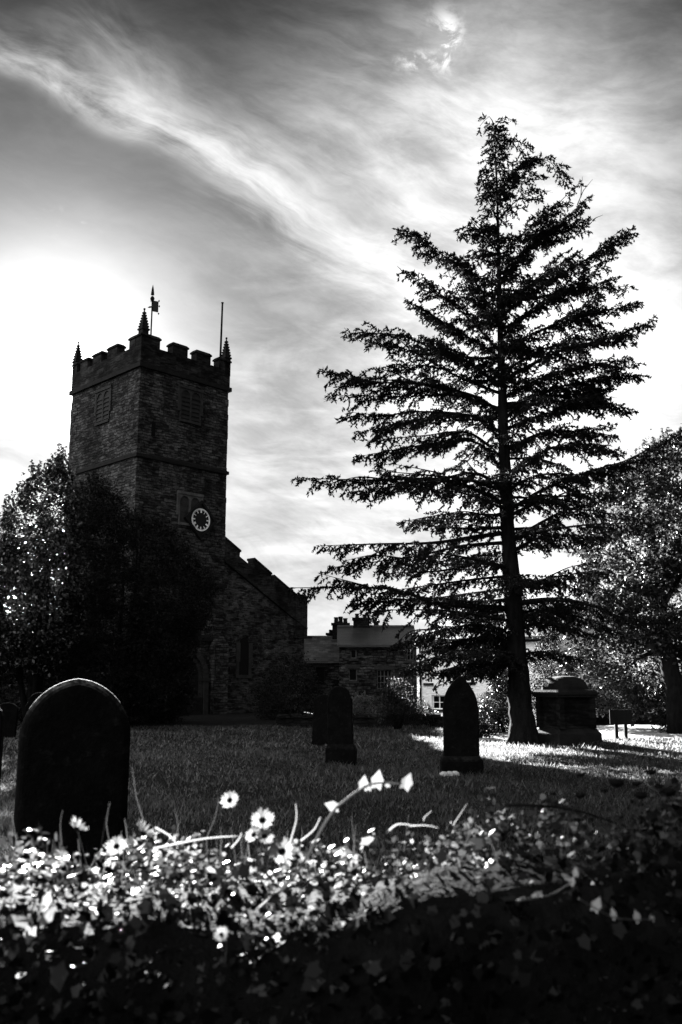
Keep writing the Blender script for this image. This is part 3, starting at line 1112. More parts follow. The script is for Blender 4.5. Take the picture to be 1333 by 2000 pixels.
def foliage(name, centres, size, mat, parent, ratio=.5, up=.3, droop=.2):
    keep = centres[:, 2] > gz(centres[:, 0], centres[:, 1]) + .02
    V_, F = leaf_quads(centres[keep], size, ratio, droop, up)
    return link_mesh(name, V_, F, mat, parent)


def stems(name, base, tops, r, mat, parent):
    m = MB()
    for q in tops:
        q = Vector(q); b = Vector(base) + Vector((random.uniform(-.1, .1), random.uniform(-.1, .1), 0))
        mid = b.lerp(q, .5) + Vector((random.uniform(-.15, .15), random.uniform(-.15, .15), .1))
        m.tube([b, mid, q], [r, r * .6, r * .2], 6)
    return m.build(name, mat, parent, smooth=True)


def plant(name, label, cat, poly, Y0, thick, nclump, per, cr, leaf, mat, ratio=.5, shoots=0, shoot_len=.5, base=None, stem_r=.05, nstem=5, group=None, up=.3, part='foliage', droop=.2, shoot_up=.8):
    A = np.array(poly, float)
    bx = base if base else (A[:, 0].mean(), A[:, 1].max())
    b = pt(bx[0], bx[1], Y0); b.z = float(gz(b.x, b.y))
    t = empty(name, tuple(b), label, cat, group)
    L = crown(poly, Y0, thick, nclump, per, cr, leaf, ratio, shoots, shoot_len, shoot_up=shoot_up)
    foliage(part, L, leaf, mat, t, ratio, up, droop)
    if nstem:
        sel = poly_points(poly, nstem)
        sel = A.mean(0) + (sel - A.mean(0)) * .6
        W = pts_world(sel, Y0 + rng.normal(0, thick * .2, nstem))
        stems('stem' if stem_r < .06 else 'trunk', b - Vector((0, 0, .05)), W, stem_r, MAT['bark'], t)
    return t


# ------------------------------------------------------------------ the cedar
CY = 22.4
TR = [(965, 240, 2.0), (968, 300, 3.0), (972, 400, 5.5), (974, 500, 8), (976, 600, 11), (979, 700, 15), (982, 800, 20), (986, 900, 24), (990, 1000, 27), (996, 1090, 31), (1003, 1180, 36), (1011, 1290, 41), (1017, 1380, 46), (1021, 1425, 54), (1023, 1446, 66)]
cb = pt(1023, 1446, CY); cb.z = 0
cedar = empty('cedar_tree', tuple(cb), 'tall dark cedar with layered drooping branches standing on the lawn', 'tree')
trunk_pts = [pt(x, y, CY + .0) for (x, y, w_) in TR]
trunk_r = [w_ / FPX * CY * .5 for (_, _, w_) in TR]
trunk_pts[-1].z = -.1
m = MB()
sub_p, sub_r = [], []
for i in range(len(trunk_pts) - 1):
    for k in range(4):
        f = k / 4
        wob = Vector((random.uniform(-1, 1), random.uniform(-1, 1), 0)) * trunk_r[i] * .07
        sub_p.append(trunk_pts[i].lerp(trunk_pts[i + 1], f) + wob); sub_r.append((trunk_r[i] * (1 - f) + trunk_r[i + 1] * f) * random.uniform(.94, 1.06))
sub_p.append(trunk_pts[-1]); sub_r.append(trunk_r[-1])
m.tube(sub_p, sub_r, 14)
for a in range(6):                                            # root flare
    an = a * 1.05 + .3
    d = Vector((math.cos(an), math.sin(an), 0))
    m.tube([cb + d * .18 + EZ * .42, cb + d * .30 + EZ * .10, cb + d * .46 - EZ * .06], [.15, .11, .05], 7)
m.build('trunk', MAT['bark'], cedar, smooth=True)


def trunk_at(py):
    ys = [q[1] for q in TR]
    py = min(max(py, ys[0]), ys[-1] - 1)
    for i in range(len(ys) - 1):
        if ys[i] <= py <= ys[i + 1]:
            f = (py - ys[i]) / (ys[i + 1] - ys[i])
            return trunk_pts[i].lerp(trunk_pts[i + 1], f), trunk_r[i] * (1 - f) + trunk_r[i + 1] * f
    return trunk_pts[-1], trunk_r[-1]


# attach row, points on the way, tip, depth of tip, thickness, density of the spray
LIMBS = [
    (246, [(955, 232)], (938, 246), -.1, .02, .5), (250, [(985, 228)], (1006, 240), .1, .02, .5), (262, [(990, 258)], (1000, 272), 0, .02, .5),
    (300, [(950, 318)], (940, 335), .2, .02, .6), (300, [(1000, 282)], (1030, 292), .1, .02, .7), (330, [(990, 330)], (1015, 345), -.2, .02, .6),
    (350, [(955, 372)], (940, 392), -.2, .02, .6),
    (400, [(1010, 330), (1060, 312)], (1110, 355), .3, .035, .75), (395, [(1015, 355)], (1062, 342), -.3, .025, .6),
    (430, [(1010, 390)], (1060, 375), -.4, .03, .7),
    (455, [(940, 440)], (898, 445), -.3, .03, .9), (520, [(930, 470)], (905, 460), .3, .03, .9),
    (560, [(1040, 470), (1100, 425)], (1148, 385), .5, .04, .9), (510, [(1020, 450)], (1085, 400), -.4, .04, 1.0), (540, [(1050, 470)], (1150, 430), .2, .04, 1.0),
    (640, [(920, 545), (865, 500)], (788, 450), .4, .05, .9), (560, [(930, 530)], (880, 500), -.4, .04, .8),
    (690, [(910, 610), (850, 572)], (784, 528), -.3, .05, .9), (700, [(900, 640)], (800, 590), .6, .05, .9), (640, [(930, 590)], (850, 560), 1.0, .04, .8),
    (620, [(1060, 560), (1140, 510)], (1236, 446), .4, .05, 1.0), (650, [(1060, 590), (1130, 560)], (1205, 490), -.6, .05, .9), (600, [(1040, 550)], (1120, 500), .9, .04, .9),
    (690, [(1060, 640), (1140, 615)], (1250, 592), .5, .06, .9), (660, [(1060, 600)], (1190, 545), -.5, .05, .9),
    (745, [(1080, 690), (1180, 665)], (1270, 632), -.3, .06, 1.0), (730, [(1060, 680)], (1180, 650), 1.2, .05, .9),
    (760, [(920, 720), (860, 690), (780, 655)], (676, 650), .2, .06, .9), (770, [(900, 735), (800, 690)], (720, 668), -.9, .05, .9), (700, [(900, 690)], (820, 655), .9, .05, .8),
    (810, [(920, 765), (800, 745), (720, 740)], (624, 724), -.2, .06, 1.0), (800, [(890, 770), (790, 770)], (650, 772), .8, .05, .9),
    (870, [(930, 820), (820, 810), (740, 815)], (664, 814), .3, .06, 1.0), (850, [(900, 810)], (700, 845), -.9, .05, .9),
    (930, [(940, 860), (860, 860)], (700, 892), -.4, .05, 1.0), (900, [(920, 850), (830, 850)], (720, 860), .9, .05, .9),
    (800, [(1080, 760), (1160, 745)], (1255, 735), .3, .06, 1.2), (780, [(1060, 740), (1130, 720)], (1225, 700), -.9, .05, 1.0),
    (840, [(1080, 800), (1150, 790)], (1232, 805), -.2, .06, 1.2), (820, [(1060, 770)], (1180, 770), 1.0, .06, 1.2),
    (880, [(1080, 840)], (1200, 850), .6, .06, 1.2), (930, [(1060, 880), (1120, 870)], (1212, 885), -.5, .06, 1.2),
    (990, [(940, 965), (860, 945), (720, 938)], (591, 934), .1, .07, 1.0), (965, [(930, 935), (830, 935)], (690, 960), -.9, .06, 1.0), (960, [(900, 930)], (740, 920), 1.0, .06, .9),
    (1040, [(930, 1040), (840, 1055), (740, 1065)], (626, 1066), -.2, .07, 1.0), (1060, [(900, 1070), (800, 1090)], (650, 1108), .5, .06, .9), (1030, [(900, 1030)], (780, 1020), .9, .06, 1.0), (1000, [(920, 1010)], (830, 1010), -1.1, .05, .8),
    (1000, [(1060, 950), (1140, 920), (1230, 890)], (1335, 838), .4, .06, 1.0), (1010, [(1080, 970)], (1215, 960), -.6, .06, 1.2), (960, [(1060, 930)], (1170, 930), 1.1, .06, 1.1),
    (1060, [(1070, 1010), (1120, 1000)], (1240, 1010), .4, .06, 1.1), (1080, [(1070, 1050)], (1180, 1050), -.9, .06, 1.0),
    (1110, [(930, 1105), (860, 1120)], (740, 1120), .8, .06, .9), (1125, [(920, 1130)], (790, 1150), -1.0, .05, .9),
    (1190, [(940, 1185), (860, 1178), (770, 1152), (680, 1143)], (572, 1148), -.3, .09, .9), (1170, [(930, 1170), (840, 1170)], (690, 1180), .8, .06, .8),
    (1180, [(1080, 1170), (1160, 1180), (1230, 1202)], (1340, 1190), -.3, .09, .9), (1150, [(1080, 1130)], (1190, 1110), .7, .06, .9), (1200, [(1090, 1200)], (1220, 1240), .9, .06, .9),
    (1240, [(930, 1215), (840, 1230)], (760, 1265), -.6, .06, 1.3), (1260, [(940, 1250)], (820, 1275), .6, .06, 1.3), (1275, [(930, 1278), (860, 1285)], (790, 1310), -.9, .06, 1.4),
    (1290, [(960, 1292)], (850, 1312), -.2, .05, 1.4), (1250, [(950, 1230)], (850, 1222), 1.0, .06, 1.1), (1292, [(950, 1300)], (900, 1322), -1.2, .05, 1.3),
    (1230, [(1070, 1215)], (1160, 1240), -.8, .06, 1.2), (1280, [(1060, 1270)], (1130, 1285), .4, .05, 1.0), (1210, [(1060, 1190)], (1130, 1180), -1.0, .06, 1.2),
]
rl = random.Random(21)
# short sprays that clothe the upper trunk
for i in range(64):
    py = 255 + (i / 63) ** 1.2 * 560 + rl.uniform(-4, 4)
    an = rl.uniform(0, 2 * math.pi)
    L_ = (.13 + min(.62, (py - 240) * .0022)) * rl.uniform(.7, 1.25)
    LIMBS.append((py, None, Vector((math.cos(an) * L_, math.sin(an) * L_, L_ * rl.uniform(-.35, .35))), 0, .014, .9))
# limbs that point towards and away from the viewer
for i in range(46):
    py = 430 + i * 18.8 + rl.uniform(-8, 8)
    zz = trunk_at(py)[0].z
    reach = min(4.6, .8 + (py - 380) * .0045)
    back_ = (i % 3 != 0)
    an = (math.pi / 2 if back_ else -math.pi / 2) + rl.uniform(-1.2, 1.2)
    L_ = reach * rl.uniform(.65, 1.0)
    rise = .45 * L_ if py < 650 else (.2 * L_ if py < 800 else rl.uniform(-.05, .08) * L_)
    LIMBS.append((py, None, Vector((math.cos(an) * L_, math.sin(an) * L_, rise)), 0, .035 + .004 * L_, .6))


def smooth_path(P, step):
    P = [Vector(p) for p in P]
    out = []
    for i in range(len(P) - 1):
        p0 = P[max(i - 1, 0)]; p1 = P[i]; p2 = P[i + 1]; p3 = P[min(i + 2, len(P) - 1)]
        n = max(2, int((p2 - p1).length / step))
        for k in range(n):
            t = k / n
            out.append(.5 * ((2 * p1) + (p2 - p0) * t + (2 * p0 - 5 * p1 + 4 * p2 - p3) * t * t + (3 * p1 - p0 - 3 * p2 + p3) * t ** 3))
    out.append(P[-1])
    return out


# forks: lesser boughs that leave the listed limbs at odd angles
rf_ = random.Random(77)
for (py, mids, tip, dyt, r, dens) in list(LIMBS):
    if mids is None or abs(tip[0] - 980) < 130: continue
    n_ = len(mids) + 1
    path = [trunk_at(py)[0]] + [pt(x, y, CY + dyt * (k + 1) / n_) for k, (x, y) in enumerate(mids)] + [pt(tip[0], tip[1], CY + dyt)]
    S = smooth_path(path, .14)
    full = (S[-1] - S[0]).length
    for q in range(rf_.choice((1, 2, 2, 3))):
        t = rf_.uniform(.18, .72)
        i = int(t * (len(S) - 1))
        T = (S[min(i + 2, len(S) - 1)] - S[i]).normalized()
        side_v = T.cross(EZ).normalized()
        if S[i].z < 7.5 and rf_.random() < .45: continue
        d = (T * 1.0 + side_v * rf_.uniform(-.9, .9) + EZ * rf_.uniform(-.45, .35)).normalized()
        l_ = full * (1 - t) * rf_.uniform(.45, .85) + .25
        e = S[i] + d * l_ + EZ * rf_.uniform(-.12, .12)
        mid = S[i] + d * l_ * .5 + EZ * rf_.uniform(.0, .12)
        LIMBS.append((None, [S[i], mid], e, 0, .018 + .008 * l_, .6))

segA, segB, segW = [], [], []                                # twiglets: start, end, half width
tufts = []                                                    # (position, direction)
for (py, mids, tip, dyt, r, dens) in LIMBS:
    a, tr_ = trunk_at(py) if py else (mids[0], .05)
    if py is None:
        path = mids + [tip]; py = 1000 if tip.z < 7 else 700
    elif mids is None:
        tipw = a + tip
        path = [a, a + Vector((tip.x * .5, tip.y * .5, tip.z * .62 + .05)), tipw]
    else:
        n_ = len(mids) + 1
        path = [a] + [pt(x, y, CY + dyt * (k + 1) / n_) for k, (x, y) in enumerate(mids)] + [pt(tip[0], tip[1], CY + dyt)]
    path = path[:1] + [q + Vector((rl.uniform(-.06, .06), rl.uniform(-.2, .2), rl.uniform(-.09, .09))) for q in path[1:-1]] + path[-1:]
    S = smooth_path(path, .14)
    L_ = sum((S[i + 1] - S[i]).length for i in range(len(S) - 1))
    rads = [max(.006, r * (1 - .93 * (i / (len(S) - 1)) ** .7)) for i in range(len(S))]
    mb_ = MB(); mb_.tube(S, rads, 6); mb_.build('limb', MAT['bark'], cedar, smooth=True)
    side = 1; clump = rl.random() * 6
    if S[0].z < 8.2 and S[-1].z > 3.4 and S[-1].x < S[0].x: dens *= .66
    small = L_ < 1.3
    dens *= rl.uniform(.55, 1.2)
    step = .052 / dens
    dist = 0.0; nextd = .05 * L_ if not small else .03
    for i in range(len(S) - 1):
        seg = S[i + 1] - S[i]; sl = seg.length
        T = seg.normalized()
        while nextd < dist + sl:
            f = (nextd - dist) / sl
            p = S[i].lerp(S[i + 1], f); t = nextd / L_
            hside = T.cross(EZ)
            hside = hside.normalized() if hside.length > .05 else Vector((1, 0, 0))
            side = -side
            phi = rl.uniform(.55, 1.25)
            d2 = T * math.cos(phi) + hside * side * math.sin(phi) + EZ * (rl.uniform(-.45, .30) if py < 880 else rl.uniform(-.75, .16))
            d2.normalize()
            l2 = min(1.5, (.16 + .36 * L_ * (1 - t) ** .7 * (.45 + t))) * rl.uniform(.35, 1.15) * (.66 + .62 * math.sin(clump + nextd * 4.6) * math.sin(clump * 2 + nextd * 1.9))
            if small: l2 = rl.uniform(.11, .25)
            l2 = max(l2, .12)
            q = p.copy(); prev = p.copy()
            n2 = max(2, int(l2 / .075)); ts = 1
            for k in range(n2):
                dd = (d2 + EZ * (-.45 * (k / n2) ** 1.5)).normalized()
                q = prev + dd * (l2 / n2)
                segA.append(prev.copy()); segB.append(q.copy()); segW.append(.008 * (1 - .7 * k / n2))
                # twiglets alternate and hang
                ts = -ts
                hs = dd.cross(EZ)
                hs = hs.normalized() if hs.length > .05 else Vector((1, 0, 0))
                l3 = rl.uniform(.06, .21) * (1.15 - .5 * k / n2)
                d3 = (dd * rl.uniform(.3, .9) + hs * ts * rl.uniform(.3, .9) + EZ * rl.uniform(-1.1, .05)).normalized()
                e = q + d3 * l3
                segA.append(q.copy()); segB.append(e); segW.append(.005)
                n3 = max(2, int(l3 / .036))
                for j in range(n3):
                    tufts.append((q + d3 * l3 * (j + .6) / n3, d3))
                tufts.append((q.copy(), dd))
                prev = q
            tufts.append((q.copy(), dd)); 
            nextd += step * rl.uniform(.7, 1.3)
        dist += sl
open('/tmp/cedar.txt', 'w').write('%d %d' % (len(tufts), len(segA)))
A_ = np.array(segA); B_ = np.array(segB); W_ = np.array(segW)[:, None]
dirs = unit(B_ - A_)
sd_ = unit(np.cross(dirs, rng.normal(0, 1, A_.shape)))
Vt = np.stack([A_ - sd_ * W_, A_ + sd_ * W_, B_ + sd_ * W_ * .5, B_ - sd_ * W_ * .5], 1).reshape(-1, 3)
Ft = np.arange(len(Vt)).reshape(-1, 4)
tp = np.array([t_[0] for t_ in tufts]); td = np.array([t_[1] for t_ in tufts])
k = len(tp)
VV = [Vt]; FF = [Ft]; off = len(Vt)
for rep in range(3):
    dn = unit(td * .7 + rng.normal(0, .62, (k, 3)) + np.array([0, 0, .05]))
    ss = unit(np.cross(dn, rng.normal(0, 1, (k, 3))))
    ln = (.046 + .050 * rng.random(k))[:, None]
    wd = (.012 + .012 * rng.random(k))[:, None]
    P0 = tp - dn * ln * .3
    Vn = np.stack([P0, P0 + dn * ln * .5 + ss * wd, P0 + dn * ln * 1.3, P0 + dn * ln * .5 - ss * wd], 1).reshape(-1, 3)
    VV.append(Vn); FF.append(np.arange(len(Vn)).reshape(-1, 4) + off); off += len(Vn)
link_mesh('crown', np.concatenate(VV), np.concatenate(FF), MAT['cedar_needle'], cedar)

# a few bare dead twigs sticking out near the top right
for (a, b, c) in (((1128, 400), (1140, 372), (1158, 350)), ((1135, 385), (1136, 365), (1138, 345)), ((1150, 440), (1165, 425), (1178, 420)), ((790, 535), (782, 525), (776, 520)), ((690, 655), (682, 648), (672, 640))):
    m = MB()
    m.tube([pt(*a, CY + .4), pt(*b, CY + .4), pt(*c, CY + .4)], [.014, .010, .004], 5)
    m.build('dead_twig', MAT['bark'], cedar)
for q in range(30):
    a0 = Vector(tufts[rf_.randrange(len(tufts))][0])
    ax = trunk_at(470 + q * 25)[0]
    out = Vector((a0.x - ax.x, a0.y - ax.y, 0))
    if out.length < .7: continue
    d = (out.normalized() + Vector((rf_.uniform(-.4, .4), rf_.uniform(-.4, .4), rf_.uniform(-.35, .6)))).normalized() * rf_.uniform(.25, .6)
    b0 = a0 + d * .55 + EZ * rf_.uniform(-.03, .05)
    m = MB()
    m.tube([a0, b0, a0 + d], [.011, .008, .003], 4)
    m.tube([b0, b0 + d * .35 + EZ * rf_.uniform(-.1, .1)], [.006, .003], 4)
    m.build('dead_twig', MAT['bark'], cedar)

# ------------------------------------------------------------------ trees and shrubs
HOLLY = [(-160, 1080), (-60, 1040), (0, 1050), (14, 1010), (40, 985), (62, 948), (85, 940), (104, 915), (118, 908), (133, 930), (140, 985), (150, 1060), (155, 1150), (150, 1240), (120, 1300), (30, 1330), (-120, 1330)]
plant('holly_tree', 'glossy leaved holly tree at the left edge, rising past the left side of the tower', 'tree', HOLLY, 29, 1.8, 820, 46, .20, .115, MAT['holly_leaf'], .6, 200, .75, base=(60, 1420), stem_r=.13, nstem=9, shoot_up=1.0)
HEDGE_L = [(-200, 1230), (-60, 1220), (60, 1240), (150, 1230), (230, 1250), (260, 1330), (240, 1405), (100, 1415), (-200, 1415)]
plant('evergreen_shrub', 'black evergreen undergrowth below the holly, behind the big near headstone', 'shrub', HEDGE_L, 30.5, 1.5, 420, 60, .35, .09, MAT['yew_leaf'], .4, 30, .3, stem_r=.05, nstem=5)
YEW = [(128, 1080), (138, 960), (165, 945), (195, 932), (222, 960), (245, 1000), (275, 1020), (318, 1022), (345, 1045), (372, 1082), (398, 1115), (414, 1150), (412, 1190), (398, 1225), (372, 1248), (372, 1300), (362, 1385), (330, 1412), (150, 1412), (120, 1300)]
plant('yew_tree', 'broad black yew tree growing in front of the tower doorway', 'tree', YEW, 32.5, 2.2, 1500, 75, .28, .10, MAT['yew_leaf'], .38, 130, .45, base=(240, 1410), stem_r=.16, nstem=9, shoot_up=.6)
AISLE_SHRUB = [(500, 1345), (520, 1318), (548, 1300), (565, 1282), (590, 1290), (606, 1312), (618, 1345), (642, 1372), (645, 1405), (505, 1408)]
plant('laurel_shrub', 'dark rounded laurel shrub against the foot of the aisle wall', 'shrub', AISLE_SHRUB, 37, 1.1, 160, 60, .28, .085, MAT['yew_leaf'], .5, 22, .3, stem_r=.05)
# broadleaf tree at the right edge
DECID = [(1140, 1200), (1150, 1120), (1130, 1060), (1165, 1000), (1200, 950), (1235, 925), (1262, 880), (1295, 862), (1340, 850), (1420, 820), (1560, 860), (1680, 980), (1720, 1150), (1660, 1340), (1500, 1400), (1400, 1395), (1333, 1392), (1290, 1372), (1250, 1392), (1200, 1392), (1150, 1372), (1110, 1335), (1095, 1290), (1120, 1250)]
A = np.array(DECID)
db = pt(1330, 1436, 26.3); db.z = float(gz(db.x, db.y))
dec = empty('broadleaf_tree', tuple(db), 'leafy broadleaf tree at the right edge with sunlit lower leaves', 'tree')
Lc = crown(DECID, 29.0, 2.6, 1500, 60, .30, .1, .6, 160, .5, shoot_up=.3)
foliage('crown', Lc, .13, MAT['tree_leaf'], dec, .6, .2)
m = MB()
m.tube([db - EZ * .1, db + Vector((0, .2, 1.1)), db + Vector((-.05, .7, 2.6)), db + Vector((.1, 1.6, 4.8)), db + Vector((.3, 2.3, 7.0))], [.36, .28, .24, .18, .07], 12)
rd = random.Random(9)
for (x, y) in ((1180, 1010), (1140, 1130), (1110, 1290), (1180, 1370), (1230, 1250), (1260, 940), (1260, 1080), (1320, 900), (1450, 900), (1560, 1000), (1600, 1200), (1500, 1350), (1400, 1000)):
    q = pt(x, y, 29.5 + rd.uniform(-1.2, 1.2))
    s = db + Vector((.05, rd.uniform(.8, 1.6), rd.uniform(2.2, 4.6)))
    S = smooth_path([s, s.lerp(q, .5) + Vector((rd.uniform(-.2, .2), rd.uniform(-.2, .2), .35)), q], .3)
    m.tube(S, [.09 * (1 - .9 * i / (len(S) - 1)) + .006 for i in range(len(S))], 6)
m.build('trunk', MAT['bark'], dec, smooth=True)

CONE = [(1072, 1212), (1092, 1250), (1108, 1300), (1122, 1350), (1126, 1408), (1036, 1408), (1040, 1330), (1052, 1260)]
plant('conical_yew', 'dark conical yew standing behind the stone chest tomb', 'tree', CONE, 33, 1.1, 240, 60, .26, .085, MAT['yew_leaf'], .35, 30, .3, stem_r=.09, nstem=4)
BACKHEDGE = [(1120, 1342), (1180, 1348), (1260, 1340), (1420, 1335), (1500, 1345), (1500, 1410), (1120, 1410)]
plant('clipped_hedge', 'long dark hedge beyond the path under the broadleaf tree', 'hedge', BACKHEDGE, 36, .9, 420, 45, .26, .08, MAT['yew_leaf'], .5, 20, .2, stem_r=.04, nstem=8)
RMOUND = [(1272, 1405), (1290, 1350), (1320, 1335), (1400, 1340), (1420, 1432), (1275, 1432)]
plant('evergreen_shrub', 'dark shrub hugging the trunk of the broadleaf tree at the right edge', 'shrub', RMOUND, 27.2, .6, 120, 45, .22, .075, MAT['yew_leaf'], .5, 12, .2, stem_r=.03)
WEEP = [(740, 1412), (738, 1365), (748, 1340), (768, 1326), (790, 1326), (808, 1340), (820, 1370), (824, 1412)]
wt_ = plant('weeping_tree', 'small domed weeping tree with trailing sunlit shoots near the low wall', 'tree', WEEP, 29, .7, 190, 45, .17, .055, MAT['yew_leaf'], .35, 0, .3, base=(780, 1424), stem_r=.06, nstem=4, droop=1.4)
for i in range(15):                                           # trailing shoots over the dome
    t = rl.uniform(.0, .55)
    x0 = 745 + 70 * t; y0 = 1326 + 30 * (2 * t - 1) ** 2
    shk = []
    for k in range(34):
        f = k / 34
        shk.append(pt(x0 + (x0 - 780) * .18 * f ** .5 + rl.uniform(-1.5, 1.5), y0 - 3 + f * 70 * rl.uniform(.9, 1.0), 28.5 + .3 * math.sin(i) - .35 * f))
    foliage('trailing_shoot', np.array([tuple(p) for p in shk]), .06, MAT['shrub_leaf'], wt_, .35, .1, 2.0)
plant('flowering_shrub', 'pale flowering shrub on the low wall left of the weeping tree', 'shrub', [(690, 1392), (688, 1368), (700, 1356), (716, 1358), (726, 1374), (724, 1392)], 32, .4, 60, 40, .13, .06, MAT['pale_leaf'], .6, 8, .15, stem_r=.03, nstem=3)
plant('garden_shrub', 'small leafy shrub at the foot of the weeping tree by the white house', 'shrub', [(815, 1408), (812, 1388), (826, 1376), (842, 1386), (850, 1408)], 31.2, .4, 50, 40, .14, .06, MAT['shrub_leaf'], .5, 8, .15, stem_r=.03, nstem=3)
plant('rounded_shrub', 'dark rounded shrub right of the pointed headstone', 'shrub', [(925, 1434), (925, 1380), (940, 1362), (962, 1384), (966, 1405), (968, 1434)], 26.4, .5, 90, 45, .17, .06, MAT['shrub_leaf'], .45, 14, .2, stem_r=.04, nstem=3)
plant('low_shrub', 'low dark mound shrub on the sunlit grass right of the pointed headstone', 'shrub', [(915, 1436), (925, 1412), (950, 1408), (965, 1424), (968, 1436)], 24.6, .45, 60, 45, .14, .055, MAT['yew_leaf'], .45, 8, .15, stem_r=.03, nstem=3)
plant('ivy_column', 'tall ivy clad column shrub with glinting leaves left of the cedar trunk', 'shrub', [(955, 1322), (965, 1310), (992, 1312), (1004, 1330), (1010, 1430), (968, 1430), (960, 1395)], 26.8, .6, 170, 50, .17, .065, MAT['holly_leaf'], .6, 24, .18, stem_r=.05, nstem=4)

# ------------------------------------------------------------------ houses


def wall_holes(mb, O, ex, nrm, L, H, holes, reveal=.16, z0=0.0):
    """front wall with window openings and reveals"""
    ss = sorted({0.0, L} | {h[0] for h in holes} | {h[1] for h in holes})
    zs_ = sorted({z0, H} | {h[2] for h in holes} | {h[3] for h in holes})
    for i in range(len(ss) - 1):
        for j in range(len(zs_) - 1):
            sm, zm_ = (ss[i] + ss[i + 1]) / 2, (zs_[j] + zs_[j + 1]) / 2
            if any(h[0] < sm < h[1] and h[2] < zm_ < h[3] for h in holes): continue
            P = [O + ex * s + EZ * z for (s, z) in ((ss[i], zs_[j]), (ss[i + 1], zs_[j]), (ss[i + 1], zs_[j + 1]), (ss[i], zs_[j + 1]))]
            mb.raw(P, [(0, 1, 2, 3)])
    for (a, b, c, d) in holes:
        F_ = [O + ex * s + EZ * z for (s, z) in ((a, c), (b, c), (b, d), (a, d))]
        K_ = [p - nrm * reveal for p in F_]
        mb.raw(F_ + K_, [(0, 4, 5, 1), (1, 5, 6, 2), (2, 6, 7, 3), (3, 7, 4, 0)])


def window(parent, O, ex, nrm, h, frame_mat, mull=1, bars=1, reveal=.16, sill=True, lintel=None):
    a, b, c, d = h
    fr = MB()
    w_ = .055
    D0 = -reveal + .004
    def bx(x0, x1, z0, z1, d1=.05): fr.frame_box(O, ex, nrm, EZ, x0, x1, D0, D0 + d1, z0, z1)
    bx(a, b, c, c + w_); bx(a, b, d - w_, d); bx(a, a + w_, c + w_, d - w_); bx(b - w_, b, c + w_, d - w_)
    for k in range(mull):
        x = a + (b - a) * (k + 1) / (mull + 1); bx(x - .025, x + .025, c + w_, d - w_, .045)
    for k in range(bars):
        z = c + (d - c) * (k + 1) / (bars + 1); bx(a + w_, b - w_, z - .016, z + .016, .04)
    f = fr.build('window', frame_mat, parent)
    g = MB(); g.frame_box(O, ex, nrm, EZ, a, b, D0 - .03, D0 + .012, c, d); g.build('pane', MAT['void'], f)
    if sill:
        s = MB(); s.frame_box(O, ex, nrm, EZ, a - .1, b + .1, .002, .09, c - .13, c - .002); s.build('sill', MAT['dressed_stone'], f)
    if lintel:
        s = MB(); s.frame_box(O, ex, nrm, EZ, a - .15, b + .15, .002, .03, d + .002, d + .22); s.build('lintel', MAT[lintel], f)
    return f


def house(name, label, O, ex, L, depth, eave, ridge, holes, wall_m, roof_m, frame_m, lintel=None, mulls=None, z0=-.3, over=.22):
    nrm = Vector((ex.y, -ex.x, 0))                            # towards the viewer
    inn = -nrm
    h_ = empty(name, tuple(O), label, 'house')
    mb = MB()
    wall_holes(mb, O, ex, nrm, L, eave, holes, z0=z0)
    for s in (0, L):                                          # gables
        P = [O + ex * s + inn * q + EZ * z for (q, z) in ((0, z0), (depth, z0), (depth, eave), (depth / 2, ridge - .05), (0, eave))]
        mb.raw(P, [(0, 1, 2, 3, 4)])
    mb.raw([O + ex * s + inn * depth + EZ * z for (s, z) in ((0, z0), (L, z0), (L, eave), (0, eave))], [(0, 1, 2, 3)])
    mb.build('wall', wall_m, h_, fix=True)
    rf = MB()
    prof = [(-over, eave - over * (ridge - eave) / (depth / 2)), (depth / 2, ridge), (depth + over, eave - over * (ridge - eave) / (depth / 2))]
    th = .13
    for k in range(2):
        (q0, a0), (q1, a1) = prof[k], prof[k + 1]
        P = []
        for dz_ in (0.0, th):
            for (s, q, z) in ((-.12, q0, a0), (L + .12, q0, a0), (L + .12, q1, a1), (-.12, q1, a1)):
                P.append(O + ex * s + inn * q + EZ * (z + dz_ + .02))
        rf.raw(P, [(0, 3, 2, 1), (4, 5, 6, 7), (0, 1, 5, 4), (1, 2, 6, 5), (2, 3, 7, 6), (3, 0, 4, 7)])
    # ridge tiles
    rf.frame_box(O + inn * (depth / 2) + EZ * (ridge + th - .02), ex, inn, EZ, -.14, L + .14, -.14, .14, 0, .09, .04)
    roof = rf.build('roof', roof_m, h_)
    for i, h in enumerate(holes):
        ml = mulls[i] if mulls else (1, 1)
        window(h_, O, ex, nrm, h, frame_m, ml[0], ml[1], lintel=lintel)
    return h_, roof, nrm


def stack(roof, C, ex, w_, d_, z0, z1, pots, mat):
    m = MB(); ey = Vector((-ex.y, ex.x, 0))
    m.frame_box(C, ex, ey, EZ, -w_ / 2, w_ / 2, -d_ / 2, d_ / 2, z0, z1)
    m.frame_box(C, ex, ey, EZ, -w_ / 2 - .07, w_ / 2 + .07, -d_ / 2 - .07, d_ / 2 + .07, z1, z1 + .12)
    for (s, h, r) in pots:
        p = C + ex * s
        m.lathe((p.x, p.y, z1 + .12), [(r, 0), (r * .85, h * .75), (r * 1.05, h * .8), (r * 1.0, h)], 10)
    m.build('chimney', mat, roof)


def zat(px, py, Y): return pt(px, py, Y).z


EXH = Vector((1, 0, 0))
